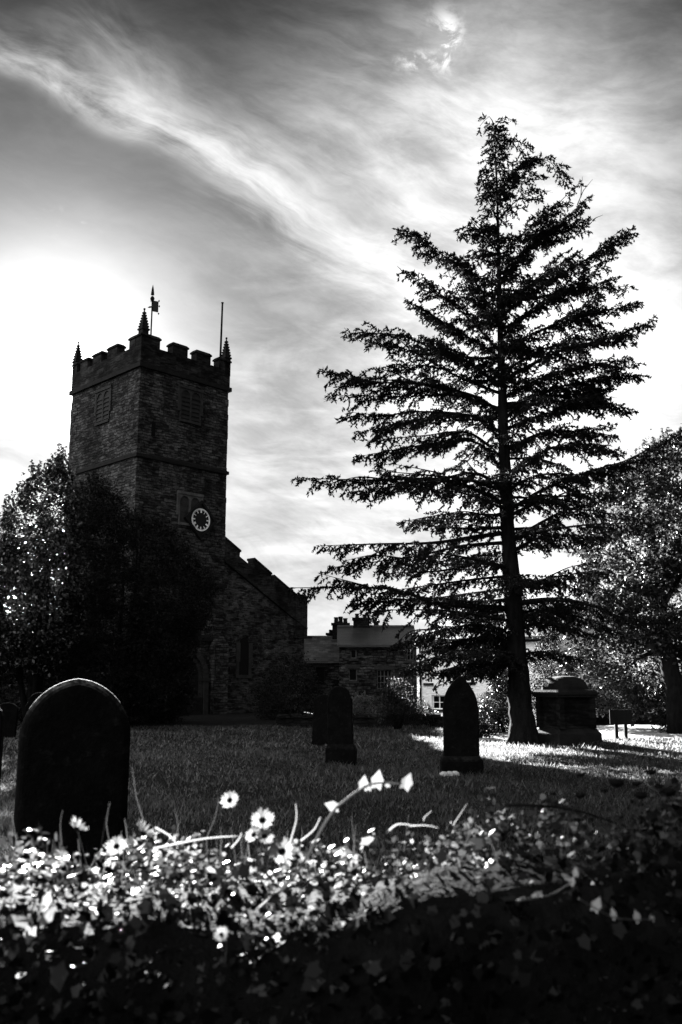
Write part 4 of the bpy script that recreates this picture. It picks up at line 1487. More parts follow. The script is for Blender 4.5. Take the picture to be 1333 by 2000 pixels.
# low stone cottage left
YA = 53.0
xA0, xA1 = pt(560, 1340, YA).x, pt(664, 1340, YA).x
OA = Vector((xA0, YA, -.9))
rel = lambda px, Y, O: pt(px, 1340, Y).x - O.x
zr_ = lambda py, Y, O: zat(640, py, Y) - O.z
hA, rA, _ = house('stone_cottage', 'low rubble stone cottage with slate roof beside the church aisle', OA, EXH, xA1 - xA0, 5.5, zr_(1292, YA, OA), zr_(1248, YA + 2.7, OA),
      [(rel(617, YA, OA), rel(635, YA, OA), zr_(1338, YA, OA), zr_(1303, YA, OA))], MAT['cottage_stone'], MAT['slate'], MAT['oak'], 'dressed_stone', [(0, 0)])
cxx = pt(664, 1240, YA + 2.7)
stack(rA, Vector((cxx.x + .05, YA + 2.75, 0)), EXH, 1.0, .7, zat(664, 1260, YA + 2.7), zat(664, 1221, YA + 2.7), [(-.27, .36, .15), (.0, .40, .14), (.28, .30, .15)], MAT['wall_stone'])
cxx = pt(646, 1240, YA + 2.7)
stack(rA, Vector((cxx.x, YA + 2.9, 0)), EXH, .45, .5, zat(646, 1260, YA + 2.7), zat(646, 1240, YA + 2.7), [(0, .2, .12)], MAT['wall_stone'])
# taller stone house
YB = 50.0
xB0, xB1 = pt(663, 1340, YB).x, pt(815, 1340, YB).x
OBh = Vector((xB0, YB, -.95))
r2 = lambda px: pt(px, 1340, YB).x - OBh.x
z2 = lambda py: zat(700, py, YB) - OBh.z
hB, rB, nB = house('stone_house', 'two storey rubble stone house with slate roof left of the white house', OBh, EXH, xB1 - xB0, 6.0, z2(1262), zat(700, 1228, YB + 3) - OBh.z,
      [(r2(682), r2(698), z2(1330), z2(1306)), (r2(685), r2(697), z2(1286), z2(1268)), (r2(737), r2(766), z2(1346), z2(1308)), (r2(796), r2(810), z2(1290), z2(1268))],
      MAT['cottage_stone'], MAT['dark_slate'], MAT['pale_stone'], 'dressed_stone', [(0, 0), (0, 0), (3, 2), (1, 1)])
cxx = pt(706, 1215, YB + 3)
stack(rB, Vector((cxx.x, YB + 3.05, 0)), EXH, .95, .75, zat(706, 1240, YB + 3), zat(706, 1211, YB + 3), [(-.25, .25, .13), (.2, .2, .13)], MAT['wall_stone'])
cxx = pt(735, 1215, YB + 3)
stack(rB, Vector((cxx.x, YB + 3.1, 0)), EXH, .3, .3, zat(735, 1240, YB + 3), zat(735, 1216, YB + 3), [(0, .15, .1)], MAT['wall_stone'])
# white house, turned a little towards the left
ang = RAD(-38)
EXW = Vector((math.cos(ang), math.sin(ang), 0))
YW = 49.6
OW = Vector((pt(818, 1340, YW).x + .05, YW, -1.1))
NW = Vector((EXW.y, -EXW.x, 0))


def wf(px, py):
    p = on_plane(px, py, OW, NW)
    return (p - OW).dot(EXW), p.z - OW.z


def wh(x0, x1, y0, y1):
    a, c = wf(x0, y1); b, d = wf(x1, y0)
    return (a, b, c, d)


holes = [wh(844, 870, 1358, 1385), wh(832, 844, 1314, 1334), wh(908, 926, 1310, 1332), wh(846, 862, 1262, 1284), wh(910, 928, 1256, 1280), wh(946, 972, 1352, 1382)]
hW, rW, _ = house('white_house', 'white limewashed house with small paned windows beyond the low wall', OW, EXW, wf(1090, 1340)[0], 6.5, wf(830, 1252)[1], wf(830, 1252)[1] + 1.5,
      holes, MAT['lime_wash'], MAT['slate'], MAT['white_paint'], None, [(1, 1)] * 6)
m = MB()
p0 = OW + EXW * .12 + NW * .09
m.tube([p0 + EZ * .1, p0 + EZ * (wf(830, 1254)[1])], .05, 8)
for z in (1.0, 2.6, 4.0): m.lathe((p0.x, p0.y, OW.z + z), [(.065, 0), (.07, .02), (.07, .08), (.065, .1)], 8)
m.build('downpipe', MAT['iron'], hW)
m = MB()
ez_ = wf(830, 1252)[1]
m.tube([OW + NW * .30 + EXW * -.05 + EZ * (ez_ - .17), OW + NW * .30 + EXW * (wf(1090, 1340)[0]) + EZ * (ez_ - .17)], .065, 6)
m.build('gutter', MAT['iron'], hW)

# low churchyard walls
def rubble_wall(label, x0, x1, Y, top_px, thick=.4):
    a = pt(x0, 1400, Y); b = pt(x1, 1400, Y)
    m = MB()
    x = a.x
    rw = random.Random(int(x0))
    m.frame_box(Vector((0, Y, 0)), EXH, Vector((0, 1, 0)), EZ, a.x, b.x, 0, thick, float(gz((a.x + b.x) / 2, Y)) - .4, zat(x0, top_px, Y) - .1)
    while x < b.x:                                            # irregular coping stones
        l = rw.uniform(.28, .6)
        m.frame_box(Vector((0, Y, zat(x0, top_px, Y))), EXH, Vector((0, 1, 0)), EZ, x + .01, min(x + l, b.x) - .01, -.05 - rw.uniform(0, .03), thick + .05, -.098, rw.uniform(.0, .05), .03)
        x += l
    o = m.build('stone_wall', MAT['wall_stone'])
    return tag(o, label, 'wall')


rubble_wall('low dark rubble wall below the stone house and weeping tree', 540, 872, 31.0, 1396)
rubble_wall('low dark boundary wall beyond the sunlit path at the right', 1112, 1500, 33.6, 1378)

# ------------------------------------------------------------------ gravestones and tomb


def slab_profile(kind, w_, h, n=14):
    hw = w_ / 2
    if kind == 'lancet':                                      # pointed arch
        zs_ = h - w_ * .95
        R_ = (hw * hw + (h - zs_) ** 2) / (2 * hw)
        P = [(-hw, 0), (hw, 0)]
        a1 = math.asin((h - zs_) / R_)
        P += [(hw - R_ + R_ * math.cos(a1 * k / n), zs_ + R_ * math.sin(a1 * k / n)) for k in range(n)]
        P += [(0, h)]
        P += [(-(hw - R_ + R_ * math.cos(a1 * k / n)), zs_ + R_ * math.sin(a1 * k / n)) for k in range(n - 1, -1, -1)]
        return P
    if kind == 'blunt':                                       # low pointed arch
        zs_ = h - w_ * .55
        R_ = (hw * hw + (h - zs_) ** 2) / (2 * hw)
        P = [(-hw, 0), (hw, 0)]
        a1 = math.asin(min(1, (h - zs_) / R_))
        P += [(hw - R_ + R_ * math.cos(a1 * k / n), zs_ + R_ * math.sin(a1 * k / n)) for k in range(n)]
        P += [(0, h)]
        P += [(-(hw - R_ + R_ * math.cos(a1 * k / n)), zs_ + R_ * math.sin(a1 * k / n)) for k in range(n - 1, -1, -1)]
        return P
    if kind == 'shouldered':                                  # round head between small shoulders
        zs_ = h - hw * .82
        r = hw * .78
        P = [(-hw, 0), (hw, 0), (hw, zs_ - .06), (r + .01, zs_ + .03)]
        P += [(r * math.cos(math.pi * k / n), zs_ + .04 + (h - zs_ - .04) * math.sin(math.pi * k / n)) for k in range(1, n)]
        P += [(-r - .01, zs_ + .03), (-hw, zs_ - .06)]
        return P
    P = [(-hw, 0), (hw, 0)]
    P += [(hw * math.cos(math.pi * k / n), h - hw * .7 + hw * .7 * math.sin(math.pi * k / n)) for k in range(n + 1)]
    return P


def headstone(label, loc, yaw, kind, w_, h, th, mat, base=None, chamfer=.02, group=None, tilt=0.0):
    t = empty('gravestone', loc, label, 'gravestone', group)
    O = Vector(loc)
    ex = Vector((math.cos(yaw), math.sin(yaw), 0)); nrm = Vector((math.sin(yaw), -math.cos(yaw), 0))
    ez = (EZ + ex * tilt).normalized()
    zb = 0.0
    if base:
        bw, bh, bd = base
        m = MB()
        m.frame_box(O, ex, nrm, EZ, -bw / 2, bw / 2, -bd / 2, bd / 2, -.1, bh * .78)
        m.frame_box(O, ex, nrm, EZ, -bw / 2, bw / 2, -bd / 2, bd / 2, bh * .78, bh, .045)
        m.build('base', mat, t, bevel=.008)
        zb = bh
    P = slab_profile(kind, w_, h - zb)
    k = len(P)
    cx, cz_ = 0, (h - zb) * .5
    shrink = lambda p, c: (p[0] * (1 - c / (w_ / 2)), p[1] if p[1] < .01 else p[1] - c * (p[1] / (h - zb)))
    steps = [math.pi / 2 * q / 5 for q in range(6)]
    rings = [(-th / 2 + chamfer * (1 - math.cos(a)), chamfer * (1 - math.sin(a))) for a in steps] + [(th / 2 - chamfer * (1 - math.sin(a)), chamfer * (1 - math.cos(a))) for a in steps]
    V_ = []; F = []
    for (d, c) in rings:
        for p in P:
            s, z = shrink(p, c)
            V_.append(O + ex * s + ez * (z + zb - (.12 if not base and z < .01 else 0)) + nrm * d)
    for r in range(len(rings) - 1):
        for i in range(k):
            F.append((r * k + i, r * k + (i + 1) % k, (r + 1) * k + (i + 1) % k, (r + 1) * k + i))
    F.append(tuple(range(k - 1, -1, -1))); F.append(tuple(range((len(rings) - 1) * k, len(rings) * k)))
    m = MB(); m.raw(V_, F); m.build('slab', mat, t)
    return t


def ground_at(px, Y):
    p = pt(px, 1400, Y)
    return (p.x, Y, float(gz(p.x, Y)))


# big one close to the wall on the left
yl = 5.05
g0 = ground_at(150, yl)
headstone('big black headstone nearest the wall, its curved left edge catching the sun', g0, RAD(17), 'blunt', .575, pt(165, 1325, yl).z - g0[2], .17, MAT['gravestone_lit_edge'], None, .05)
g1 = ground_at(900, 14.9)
headstone('tall pointed black headstone on a stepped base in the middle of the lawn', g1, RAD(-3), 'lancet', .56, pt(897, 1320, 14.9).z - g1[2], .16, MAT['gravestone'], (.66, .30, .34))
g2 = ground_at(667, 17.0)
headstone('smaller shouldered dark headstone with a chipped pale spot, left of the pointed one', g2, RAD(-8), 'shouldered', .46, pt(665, 1340, 17.0).z - g2[2], .15, MAT['gravestone'], (.54, .36, .3), tilt=-.025)
g3 = ground_at(629, 21.5)
headstone('dim weathered headstone half hidden behind the shouldered one', g3, RAD(-12), 'round', .46, pt(629, 1356, 21.5).z - g3[2], .13, MAT['gravestone'], None, tilt=.05)
g4 = ground_at(-44, 11.2)
headstone('black headstone cut off by the left edge of the view', g4, RAD(6), 'round', .62, 1.2, .14, MAT['gravestone'], None)
g5 = ground_at(76, 22.0)
headstone('dim grey headstone in the shade behind the left edge of the big near one', g5, RAD(10), 'shouldered', .62, pt(76, 1352, 22).z - g5[2], .14, MAT['gravestone_lit_edge'], None)
g6 = ground_at(12, 24.5)
headstone('dim leaning headstone in the shade at the far left', g6, RAD(5), 'round', .55, pt(12, 1372, 24.5).z - g6[2], .12, MAT['gravestone_lit_edge'], None, tilt=.04)
# pale stone lying at the foot of the pointed headstone
m = MB()
f = pt(878, 1504, 14.6)
bm_pts = []
rs = random.Random(4)
for k in range(3):
    C = Vector((f.x + (k - 1) * .09, 14.55 + .04 * k, .0))
    m.lathe(C, [(.05, -.03), (.085, .0), (.07, .04), (.03, .065)], 7)
o = m.build('fallen_stone', MAT['flagstone']); tag(o, 'small pale broken stone on the grass at the foot of the pointed headstone', 'stone')

# chest tomb beside the cedar
tw = pt(1106, 1436, 22.6); tw.z = 0
tomb = empty('chest_tomb', tuple(tw), 'large dark stone chest tomb with domed lid right of the cedar trunk', 'tomb')
an = RAD(24)
ex = Vector((math.cos(an), math.sin(an), 0)); ey = Vector((-ex.y, ex.x, 0))
m = MB()
m.frame_box(tw, ex, ey, EZ, -.58, .68, -.50, .50, -.1, .22)
m.frame_box(tw, ex, ey, EZ, -.58, .68, -.50, .50, .22, .34, .09)
m.build('plinth', MAT['dark_stone'], tomb, bevel=.01)
m = MB()
m.frame_box(tw, ex, ey, EZ, -.42, .46, -.38, .38, .34, 1.08)
for (sx, sy) in ((-.44, -.40), (.48, -.40), (-.44, .40), (.48, .40)):
    m.frame_box(tw, ex, ey, EZ, sx - .07, sx + .07, sy - .07, sy + .07, .342, 1.078)
m.build('chest', masonry('tomb_stone', .0012, .010, .9, 1.2, .9, .02, .3), tomb)
m = MB()
m.frame_box(tw, ex, ey, EZ, -.56, .60, -.50, .50, 1.08, 1.14)
m.frame_box(tw, ex, ey, EZ, -.60, .64, -.54, .54, 1.14, 1.20)
m.frame_box(tw, ex, ey, EZ, -.56, .60, -.50, .50, 1.20, 1.25, .03)
m.build('cornice', MAT['dark_stone'], tomb)
m = MB()
prof = [(1.0, 0), (.985, .08), (.93, .17), (.84, .24), (.70, .30), (.5, .34), (.25, .355), (.02, .36)]
Vv = []; Ff = []
for (k_, z) in prof:
    for q in range(24):
        a = 2 * math.pi * q / 24
        cc, ss = math.cos(a), math.sin(a)
        e = 2 / 4.0
        Vv.append(tw + ex * (.02 + .50 * k_ * math.copysign(abs(cc) ** e, cc)) + ey * (.43 * k_ * math.copysign(abs(ss) ** e, ss)) + EZ * (1.252 + z * .92))
for i in range(len(prof) - 1):
    for q in range(24):
        Ff.append((i * 24 + q, i * 24 + (q + 1) % 24, (i + 1) * 24 + (q + 1) % 24, (i + 1) * 24 + q))
Ff.append(tuple(range(23, -1, -1))); Ff.append(tuple(range((len(prof) - 1) * 24, len(prof) * 24)))
m.raw(Vv, Ff); m.build('lid', MAT['dark_stone'], tomb, smooth=False)

# low notice board on two posts at the path
nb = pt(1214, 1440, 23.4)
nb.z = float(gz(nb.x, nb.y))
board = empty('notice_board', tuple(nb), 'low dark wooden board on two short posts beside the bright path', 'sign')
for x in (1205, 1223):
    q = pt(x, 1440, 23.4)
    m = MB(); m.frame_box(Vector((q.x, 23.4, nb.z)), EXH, Vector((0, 1, 0)), EZ, -.04, .04, -.04, .04, -.1, .72); m.build('post', MAT['oak'], board)
m = MB()
m.frame_box(nb, EXH, Vector((0, 1, -.0)), EZ, -.28, .28, -.062, -.042, .38, .74)
m.build('panel', MAT['oak'], board)
# ------------------------------------------------------------------ the ivy-clad wall in front of the viewer
WZ = 1.095
m = MB()
nx_, ny_ = 60, 8
rw = random.Random(5)


def wall_top(x): return WZ + .11 * max(0, min(1, (x + .05) / .9)) + .015 * math.sin(x * 7)


Vw_ = []; Fw = []
prof = [(1.28, -.2), (1.27, .4), (1.28, .8), (1.29, .98), (1.34, 1.05), (1.44, 1.085), (1.60, 1.07), (1.68, 1.00), (1.70, .7), (1.71, -.2)]
for i in range(nx_ + 1):
    x = -4 + 8 * i / nx_
    for (y, z) in prof:
        zz = z + (wall_top(x) - WZ if z > .9 else 0)
        Vw_.append(Vector((x, y + rw.uniform(-.015, .015), zz + (rw.uniform(-.02, .015) if z > .9 else 0))))
k = len(prof)
for i in range(nx_):
    for j in range(k - 1):
        Fw.append((i * k + j, (i + 1) * k + j, (i + 1) * k + j + 1, i * k + j + 1))
m.raw(Vw_, Fw)
o = m.build('garden_wall', plain('plain_dark_stone', .0010, .0045, 9, .9, .8, .02, .03), smooth=True)  # plain, very dark core under the ivy
tag(o, 'waist high old stone wall smothered in ivy closest to the viewer', 'wall')


def lobed(C, d, s, L, W):
    """ivy leaf: seven points, slightly folded; arrays of centres, directions, sides"""
    n = np.cross(s, d)
    pts = [(0, 0), (-.14, .46), (.22, .50), (.44, .62), (.66, .36), (1.02, 0), (.66, -.36), (.44, -.62), (.22, -.50), (-.14, -.46)]
    V_ = []
    for (a, b) in pts:
        V_.append(C + d * (a - .4) * L + s * b * W + n * (abs(b) * .18) * L)
    return np.stack(V_, 1).reshape(-1, 3), np.arange(len(C) * len(pts)).reshape(-1, len(pts))


def ivy():
    # leaves over the top of the wall and down its near side
    n1, n2, n3 = 36000, 13000, 1500
    x = rng.random(n1) * 4.6 - 2.3
    y = 1.25 + rng.random(n1) * .50
    bump_ = .012 * np.sin(x * 9 + 1) + .015 * np.sin(x * 23 + y * 9) + .012 * np.sin(x * 41 - y * 17)
    rise = np.clip(.10 * (x + .05), 0, .12) + .055 * sstep(x, .05, .75) + .02 * sstep(-x, .25, .45) * sstep(x, -.62, -.45) - .05 * sstep(-x, .5, .65)
    z = WZ - .03 + (rng.random(n1) ** 1.8) * .065 + bump_ + rise - .16 * sstep(1.38 + .05 * np.sin(x * 5.3 + 1) + .035 * np.sin(x * 14) + .02 * np.sin(x * 37) - y, 0, .10) - .06 * sstep(y, 1.58, 1.75)
    den = np.sin(x * 13 + 2 * np.sin(y * 11)) + np.sin(y * 19 - 3 * np.sin(x * 7)) + .8 * np.sin(x * 31 + y * 23) + .5 * np.sin(x * 67 - y * 41)
    z += .014 * den * (den > 0)
    kp = rng.random(n1) < .22 + .78 * sstep(den, -1.1, .9)
    top = np.stack([x, y, z], 1)[kp]
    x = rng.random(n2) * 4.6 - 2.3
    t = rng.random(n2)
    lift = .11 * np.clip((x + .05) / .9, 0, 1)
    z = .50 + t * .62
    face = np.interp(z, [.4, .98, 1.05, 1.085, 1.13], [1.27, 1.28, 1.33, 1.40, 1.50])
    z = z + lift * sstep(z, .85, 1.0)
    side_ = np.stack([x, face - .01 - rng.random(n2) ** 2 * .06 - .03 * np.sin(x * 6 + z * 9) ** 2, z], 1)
    for (nm, C, sz) in (('top', top, .0105), ('side', side_, .016)):
        k = len(C)
        d = unit(rng.normal(0, 1, (k, 3)) * np.array([1, .8, .5]) + np.array([0, -.2, .1 if nm == 'top' else -.7]))
        nn = rng.normal(0, .75, (k, 3)) + (np.array([0, .2, .7]) if nm == 'top' else np.array([0, -1.2, .4]))
        s = unit(np.cross(nn, d))
        L = sz * (.45 + 1.0 * rng.random(k) ** 1.5)[:, None]
        big = rng.random(k) < .05
        L[big] *= 1.7
        V_, F = lobed(C, d, s, L, L * .75)
        yield V_, F


MAT['shaded_ivy_leaf'] = leaf_mat('shaded_ivy_leaf', .0003, .0016, .10, .012, .34, 30, .05)  # darker copy of the ivy leaf, near side shade put into its colour
gen = ivy()
V_, F = next(gen)
o = link_mesh('ivy', V_, F, MAT['ivy_leaf'])
tag(o, 'bright small leaved ivy covering the top of the near wall', 'ivy', kind='stuff')
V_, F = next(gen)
o = link_mesh('ivy', V_, F, MAT['shaded_ivy_leaf'])
tag(o, 'ivy leaves coloured dark for shade, hanging down the near side of the wall', 'ivy', kind='stuff')


def blade(A, B, bend, w0, mat, name='grass_stalk'):
    """a flattened, tapering grass stem or straw"""
    A = Vector(A); B = Vector(B)
    mid = A.lerp(B, .55) + Vector(bend)
    S = smooth_path([A, mid, B], (B - A).length / 8)
    ax = (B - A).normalized()
    sd2 = ax.cross(Vector((0.12, 1, .1))).normalized(); nn = sd2.cross(ax)
    V_, F = [], []
    for i, p in enumerate(S):
        w_ = w0 * (1 - .6 * i / (len(S) - 1))
        V_ += [p - sd2 * w_, p + nn * w_ * .35, p + sd2 * w_]
    for i in range(len(S) - 1):
        F += [(3 * i, 3 * i + 1, 3 * i + 4, 3 * i + 3), (3 * i + 1, 3 * i + 2, 3 * i + 5, 3 * i + 4)]
    m = MB(); m.raw(V_, F)
    if mat is MAT['bark']:
        m = MB(); m.tube(S, [w0 * (1 - .5 * i / (len(S) - 1)) for i in range(len(S))], 6)
    return m.build(name, mat, smooth=True, fix=False)


BL = [((282, 1606), (259, 1500), 1.14, 'stalk', 'tall thin grass stalk with a bud at the right edge of the big headstone', 3.2),
      ((216, 1650), (215, 1566), 1.12, 'stalk', 'upright pale stalk in front of the big headstone, right of its middle', 3.0),
      ((121, 1650), (123, 1582), 1.12, 'stalk', 'faint short stalk in front of the big headstone, left of its middle', 2.4),
      ((347, 1648), (341, 1580), 1.15, 'stalk', 'grey seed stalk between the tall thin stalk and the open daisy', 3.0),
      ((402, 1640), (427, 1556), 1.15, 'stalk', 'slanting brown stalk just left of the open daisy', 3.0),
      ((452, 1656), (472, 1608), 1.08, 'straw', 'bright leaning blade below the open daisy', 6.5),
      ((430, 1670), (431, 1615), 1.10, 'stalk', 'short dim upright blade left of the bright leaning blade', 4.5),
      ((567, 1645), (578, 1570), 1.06, 'straw', 'bright broad upright blade left of the arching ivy shoot', 6.5),
      ((588, 1642), (626, 1596), 1.06, 'straw', 'bright kinked blade touching the foot of the arching ivy shoot', 7.0),
      ((300, 1657), (486, 1632), 1.06, 'straw', 'long pale straw lying almost level below the daisies', 7.5),
      ((304, 1616), (348, 1652), 1.04, 'straw', 'pale straw sloping down from the white flower head', 8.0),
      ((885, 1612), (912, 1570), 1.10, 'straw', 'curled bright blade on the wall below the pointed headstone', 5.5),
      ((828, 1604), (843, 1584), 1.10, 'straw', 'short bright blade left of the curled blade', 5.0),
      ((760, 1622), (802, 1611), 1.02, 'straw', 'thick pale straw lying on the ivy right of the arching shoot', 8.0),
      ((800, 1613), (856, 1617), 1.02, 'straw', 'thinner straw lying end to end with the thick one', 5.5),
      ((506, 1772), (555, 1716), .93, 'straw', 'pale bent straw hanging on the near side of the wall', 5.0),
      ((950, 1625), (975, 1706), .95, 'stalk', 'dim stem hanging down the near side of the wall at the right', 4.5),
      ((-10, 1752), (28, 1772), .92, 'straw', 'broad pale straw at the far left of the wall', 9.0)]
DY = .37
for (a, b, Y, mt, lb, wpx) in BL:
    Y += DY
    A = pt(a[0], a[1], Y); B = pt(b[0], b[1], Y + random.uniform(-.02, .03))
    o = blade(A, B, (random.uniform(-.006, .006), 0, random.uniform(-.004, .006)), wpx / FPX * Y * .22, MAT[mt])
    tag(o, lb, 'grass', 'grass stalks and straws on the wall')
o = blade(pt(985, 1572, 1.45), pt(1205, 1608, 1.45), (0, 0, .01), .0032, MAT['bark'], 'twig')
tag(o, 'dark thin twig lying across the top of the wall at the right', 'twig')
o = blade(pt(250, 1688, 1.33), pt(290, 1708, 1.33), (0, 0, .012), .0028, MAT['bark'], 'twig')
tag(o, 'short dark curved twig over the bright ivy at the left', 'twig')

# fine dry grass and weeds along the back edge of the wall
kN = 260
x = rng.random(kN) * 2.0 - .8
y = 1.46 + rng.random(kN) * .26
zb = WZ + .02 + np.clip(.10 * (x + .05), 0, .12) + .05 * sstep(x, .05, .75)
h = .015 + .05 * rng.random(kN) ** 2 + .03 * sstep(x, .15, .6) * rng.random(kN)
a = rng.random(kN) * 6.28
wv = .0004 + .0007 * rng.random(kN)
B0 = np.stack([x, y, zb - .02], 1)
T0 = B0 + np.stack([rng.normal(0, .35, kN) * h, rng.normal(0, .3, kN) * h, h + .02], 1)
s_ = np.stack([np.cos(a) * wv, np.sin(a) * wv, 0 * a], 1)
Vq = np.stack([B0 - s_, B0 + s_, T0 + s_ * .4, T0 - s_ * .4], 1).reshape(-1, 3)
o = link_mesh('dry_grass', Vq, np.arange(4 * kN).reshape(-1, 4), MAT['stalk'])
tag(o, 'fine dry grass sprouting along the far edge of the ivy covered wall', 'grass', kind='stuff')


def daisy(label, px, py, Y, rpx, face, stem_to, group='daisies on the wall', mat='petal', petals=22, cup=.2):
    """composite flower: ring of narrow petals, dark disc, stem"""
    Y += DY
    C = pt(px, py, Y)
    r = rpx / FPX * Y
    fwd = Vector(face).normalized()                           # direction the flower looks
    e1 = fwd.orthogonal().normalized(); e2 = fwd.cross(e1)
    B = pt(stem_to[0], stem_to[1], Y + .01)
    t = empty('daisy', tuple(B), label, 'flower', group)
    m = MB()
    for k in range(petals):
        a = 2 * math.pi * k / petals + random.uniform(-.06, .06)
        u = e1 * math.cos(a) + e2 * math.sin(a); v = -e1 * math.sin(a) + e2 * math.cos(a)
        rr_ = r * random.uniform(.86, 1.06); w_ = r * .095
        lift = fwd * (r * cup * random.uniform(.2, 1.2)); dz0 = fwd * (random.uniform(-.04, .04) * r)
        P = [C + u * r * .22 - v * w_ * .5 + dz0, C + u * r * .22 + v * w_ * .5 + dz0, C + u * rr_ * .75 + v * w_ + lift * .6, C + u * rr_ + lift, C + u * rr_ * .75 - v * w_ + lift * .6]
        m.raw(P, [(0, 1, 2, 3, 4)])
    m.build('petals', MAT[mat], t, fix=False)
    m = MB()
    for (k_, d) in ():
        pass
    S = []
    for (q, d) in ((.0, -.20), (.17, -.17), (.27, -.06), (.28, .04), (.20, .12), (.0, .15)):
        S.append((max(q, .005) * r, d * r))
    V_ = []; F = []
    for (q, d) in S:
        for k in range(12):
            a = 2 * math.pi * k / 12
            V_.append(C + (e1 * math.cos(a) + e2 * math.sin(a)) * q + fwd * d)
    for i in range(len(S) - 1):
        for k in range(12):
            F.append((i * 12 + k, i * 12 + (k + 1) % 12, (i + 1) * 12 + (k + 1) % 12, (i + 1) * 12 + k))
    m.raw(V_, F)
    m.build('disc', MAT['seed_dark'], t, smooth=True)
    m = MB()
    A = C - fwd * r * .18
    m.tube(smooth_path([B, B.lerp(A, .6) + Vector((.004, 0, .004)), A], .015), .0008, 6)
    m.build('stem', MAT['stalk'], t)
    return t


SF = Vector((-.25, .75, .55))                                 # flowers look at the sun
daisy('open white daisy with a dark centre standing clear above the straw', 449, 1563, 1.15, 20, (-.35, .8, .35), (462, 1640))
daisy('large white daisy above the pair of dark flower hearts', 513, 1602, 1.08, 25, (-.1, .85, .4), (505, 1690))
daisy('left one of the pair of half hidden daisies under the large daisy', 496, 1630, 1.08, 20, (-.6, .7, .4), (492, 1690))
daisy('right one of the pair of half hidden daisies under the large daisy', 517, 1633, 1.07, 20, (.2, .8, .4), (520, 1700))
daisy('white daisy with a big black heart among the bright leaves right of the pair', 551, 1663, 1.03, 28, (-.2, .9, .3), (560, 1760))
daisy('drooping white daisy right of the black hearted one', 582, 1672, 1.03, 22, (.6, .5, .5), (585, 1760))
daisy('double white flower head leaning out at the right edge of the big headstone', 281, 1626, 1.04, 25, (.5, .2, .7), (290, 1700), cup=.7, petals=30)
daisy('small pale daisy alone on the dark near side of the wall', 433, 1825, .82, 15, (-.1, -.8, .5), (440, 1880), petals=18)
daisy('white daisy in front of the foot of the big headstone, right side', 228, 1653, 1.05, 22, (-.3, .8, .4), (232, 1720))
daisy('white flower sticking up highest in front of the big headstone', 151, 1618, 1.06, 20, (.3, .5, .7), (155, 1690), cup=.8, petals=26)

SEEDS = [(1080, 1549, 6), (1134, 1513, 7), (1133, 1552, 10), (1181, 1544, 6), (1205, 1528, 13), (1243, 1530, 8), (1272, 1507, 9), (1252, 1552, 12), (1305, 1545, 14)]
SL = ['small round dark seed head furthest left above the twig', 'round dark seed head on a tall stem above the twig', 'flat dark seed head just above the right end of the twig', 'small dark seed head right of the flat one',
      'broad dark seed head left of the highest one at the right', 'dark seed head between the two broad ones at the right', 'highest dark seed head at the right of the wall', 'broad low seed head under the highest one', 'largest dark seed head nearest the right edge of the view']
for (x, y, r), lb in zip(SEEDS, SL):
    Y = 1.15 + DY
    C = pt(x, y, Y); rr_ = r / FPX * Y
    B = pt(x + random.uniform(-14, 14), y + 70, Y)
    t = empty('seed_head', tuple(B), lb, 'seed head', 'dark seed heads at the right end of the wall')
    m = MB()
    m.lathe(C - EZ * rr_ * .5, [(rr_ * .3, -.2 * rr_), (rr_ * .95, .15 * rr_), (rr_ * 1.15, .5 * rr_), (rr_ * .8, .85 * rr_), (rr_ * .2, 1.0 * rr_)], 9)
    for k in range(14):
        a = k * .45 + random.random()
        d = Vector((math.cos(a), math.sin(a) * .6, random.uniform(-.4, .6))).normalized()
        m.tube([C + d * rr_ * .6, C + d * rr_ * random.uniform(1.2, 1.5)], [.0008, .0003], 4)
    m.build('head', MAT['seed_dark'], t)
    m = MB(); m.tube([B, B.lerp(C, .5) + Vector((.003, 0, 0)), C - EZ * rr_ * .4], .0009, 5); m.build('stem', MAT['stalk'], t)


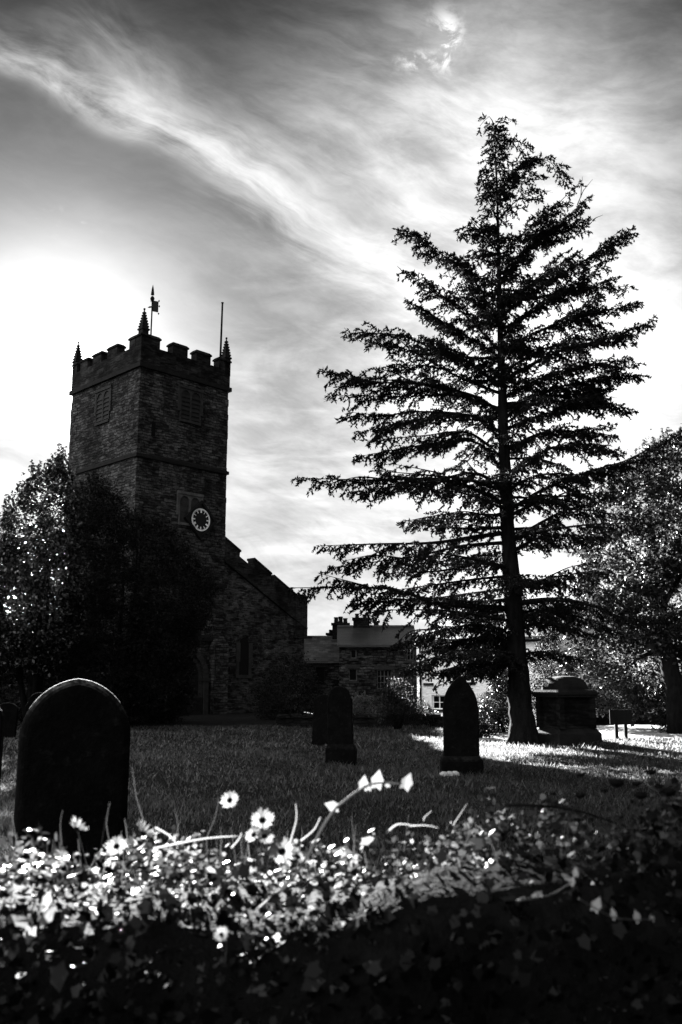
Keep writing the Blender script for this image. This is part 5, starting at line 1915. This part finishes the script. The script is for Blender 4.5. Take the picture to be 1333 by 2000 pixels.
def shoot(label, path_px, Y, w_px, leaves, mat='straw'):
    Y += DY
    P = [pt(x, y, Y) for (x, y) in path_px]
    t = empty('ivy_shoot', tuple(P[0]), label, 'ivy shoot')
    S = smooth_path(P, .008)
    m = MB(); m.tube(S, [w_px / FPX * Y * .36 * (1 - .4 * i / (len(S) - 1)) for i in range(len(S))], 7)
    m.build('stem', MAT[mat], t, smooth=True)
    for (x, y, sz, dirx, dirz, tw_) in leaves:
        C = pt(x, y, Y)
        d = np.array([[dirx, tw_ * .4, dirz]]); d = unit(d)
        nrm = np.array([[.2, -1 + abs(tw_), .3 + tw_]])
        s = unit(np.cross(nrm, d))
        L = np.array([[sz / FPX * Y]])
        V_, F = lobed(np.array([tuple(C)]), d, s, L, L * .62)
        link_mesh('leaf', V_, [tuple(F[0])], MAT['petal'] if mat == 'straw' else MAT['ivy_leaf'], t, fix=False)
    return t


shoot('pale ivy shoot arching up to the right with bright leaves against the dark lawn', [(545, 1745), (590, 1690), (636, 1606), (668, 1568), (712, 1537), (745, 1529), (785, 1531)], 1.0, 8,
      [(650, 1574, 26, -1, .3, 0), (711, 1530, 26, .15, 1, .9), (738, 1524, 32, .2, 1, .1), (795, 1527, 30, .5, 1, .6), (758, 1534, 10, 1, -.5, 0), (722, 1540, 10, .5, -.8, .2)])
shoot('forked ivy shoot on the shaded near side of the wall at the right', [(1010, 1760), (1070, 1750), (1095, 1738), (1118, 1722)], .84, 6, [(1118, 1722, 16, .4, 1, .2), (1108, 1712, 20, -1, .5, .4), (1125, 1704, 16, .1, 1, .6), (1050, 1748, 20, -1, -.2, .2)], 'stalk')
shoot('trailing ivy shoot low at the right on the near side of the wall', [(1130, 1755), (1190, 1788), (1230, 1796), (1278, 1795)], .84, 4, [(1166, 1768, 26, .5, 1, .2), (1246, 1790, 22, -.2, .6, .3), (1276, 1790, 16, .4, 1, .3), (1200, 1785, 20, -.3, 1, .4)], 'stalk')
shoot('broad ivy leaf pair catching the sun low at the left', [(60, 1790), (64, 1806), (62, 1822)], .84, 5, [(42, 1796, 36, -1, .35, .5), (92, 1788, 36, .8, .8, .5), (58, 1826, 30, -.2, -1, .2), (92, 1756, 24, .3, 1, .4)], 'straw')
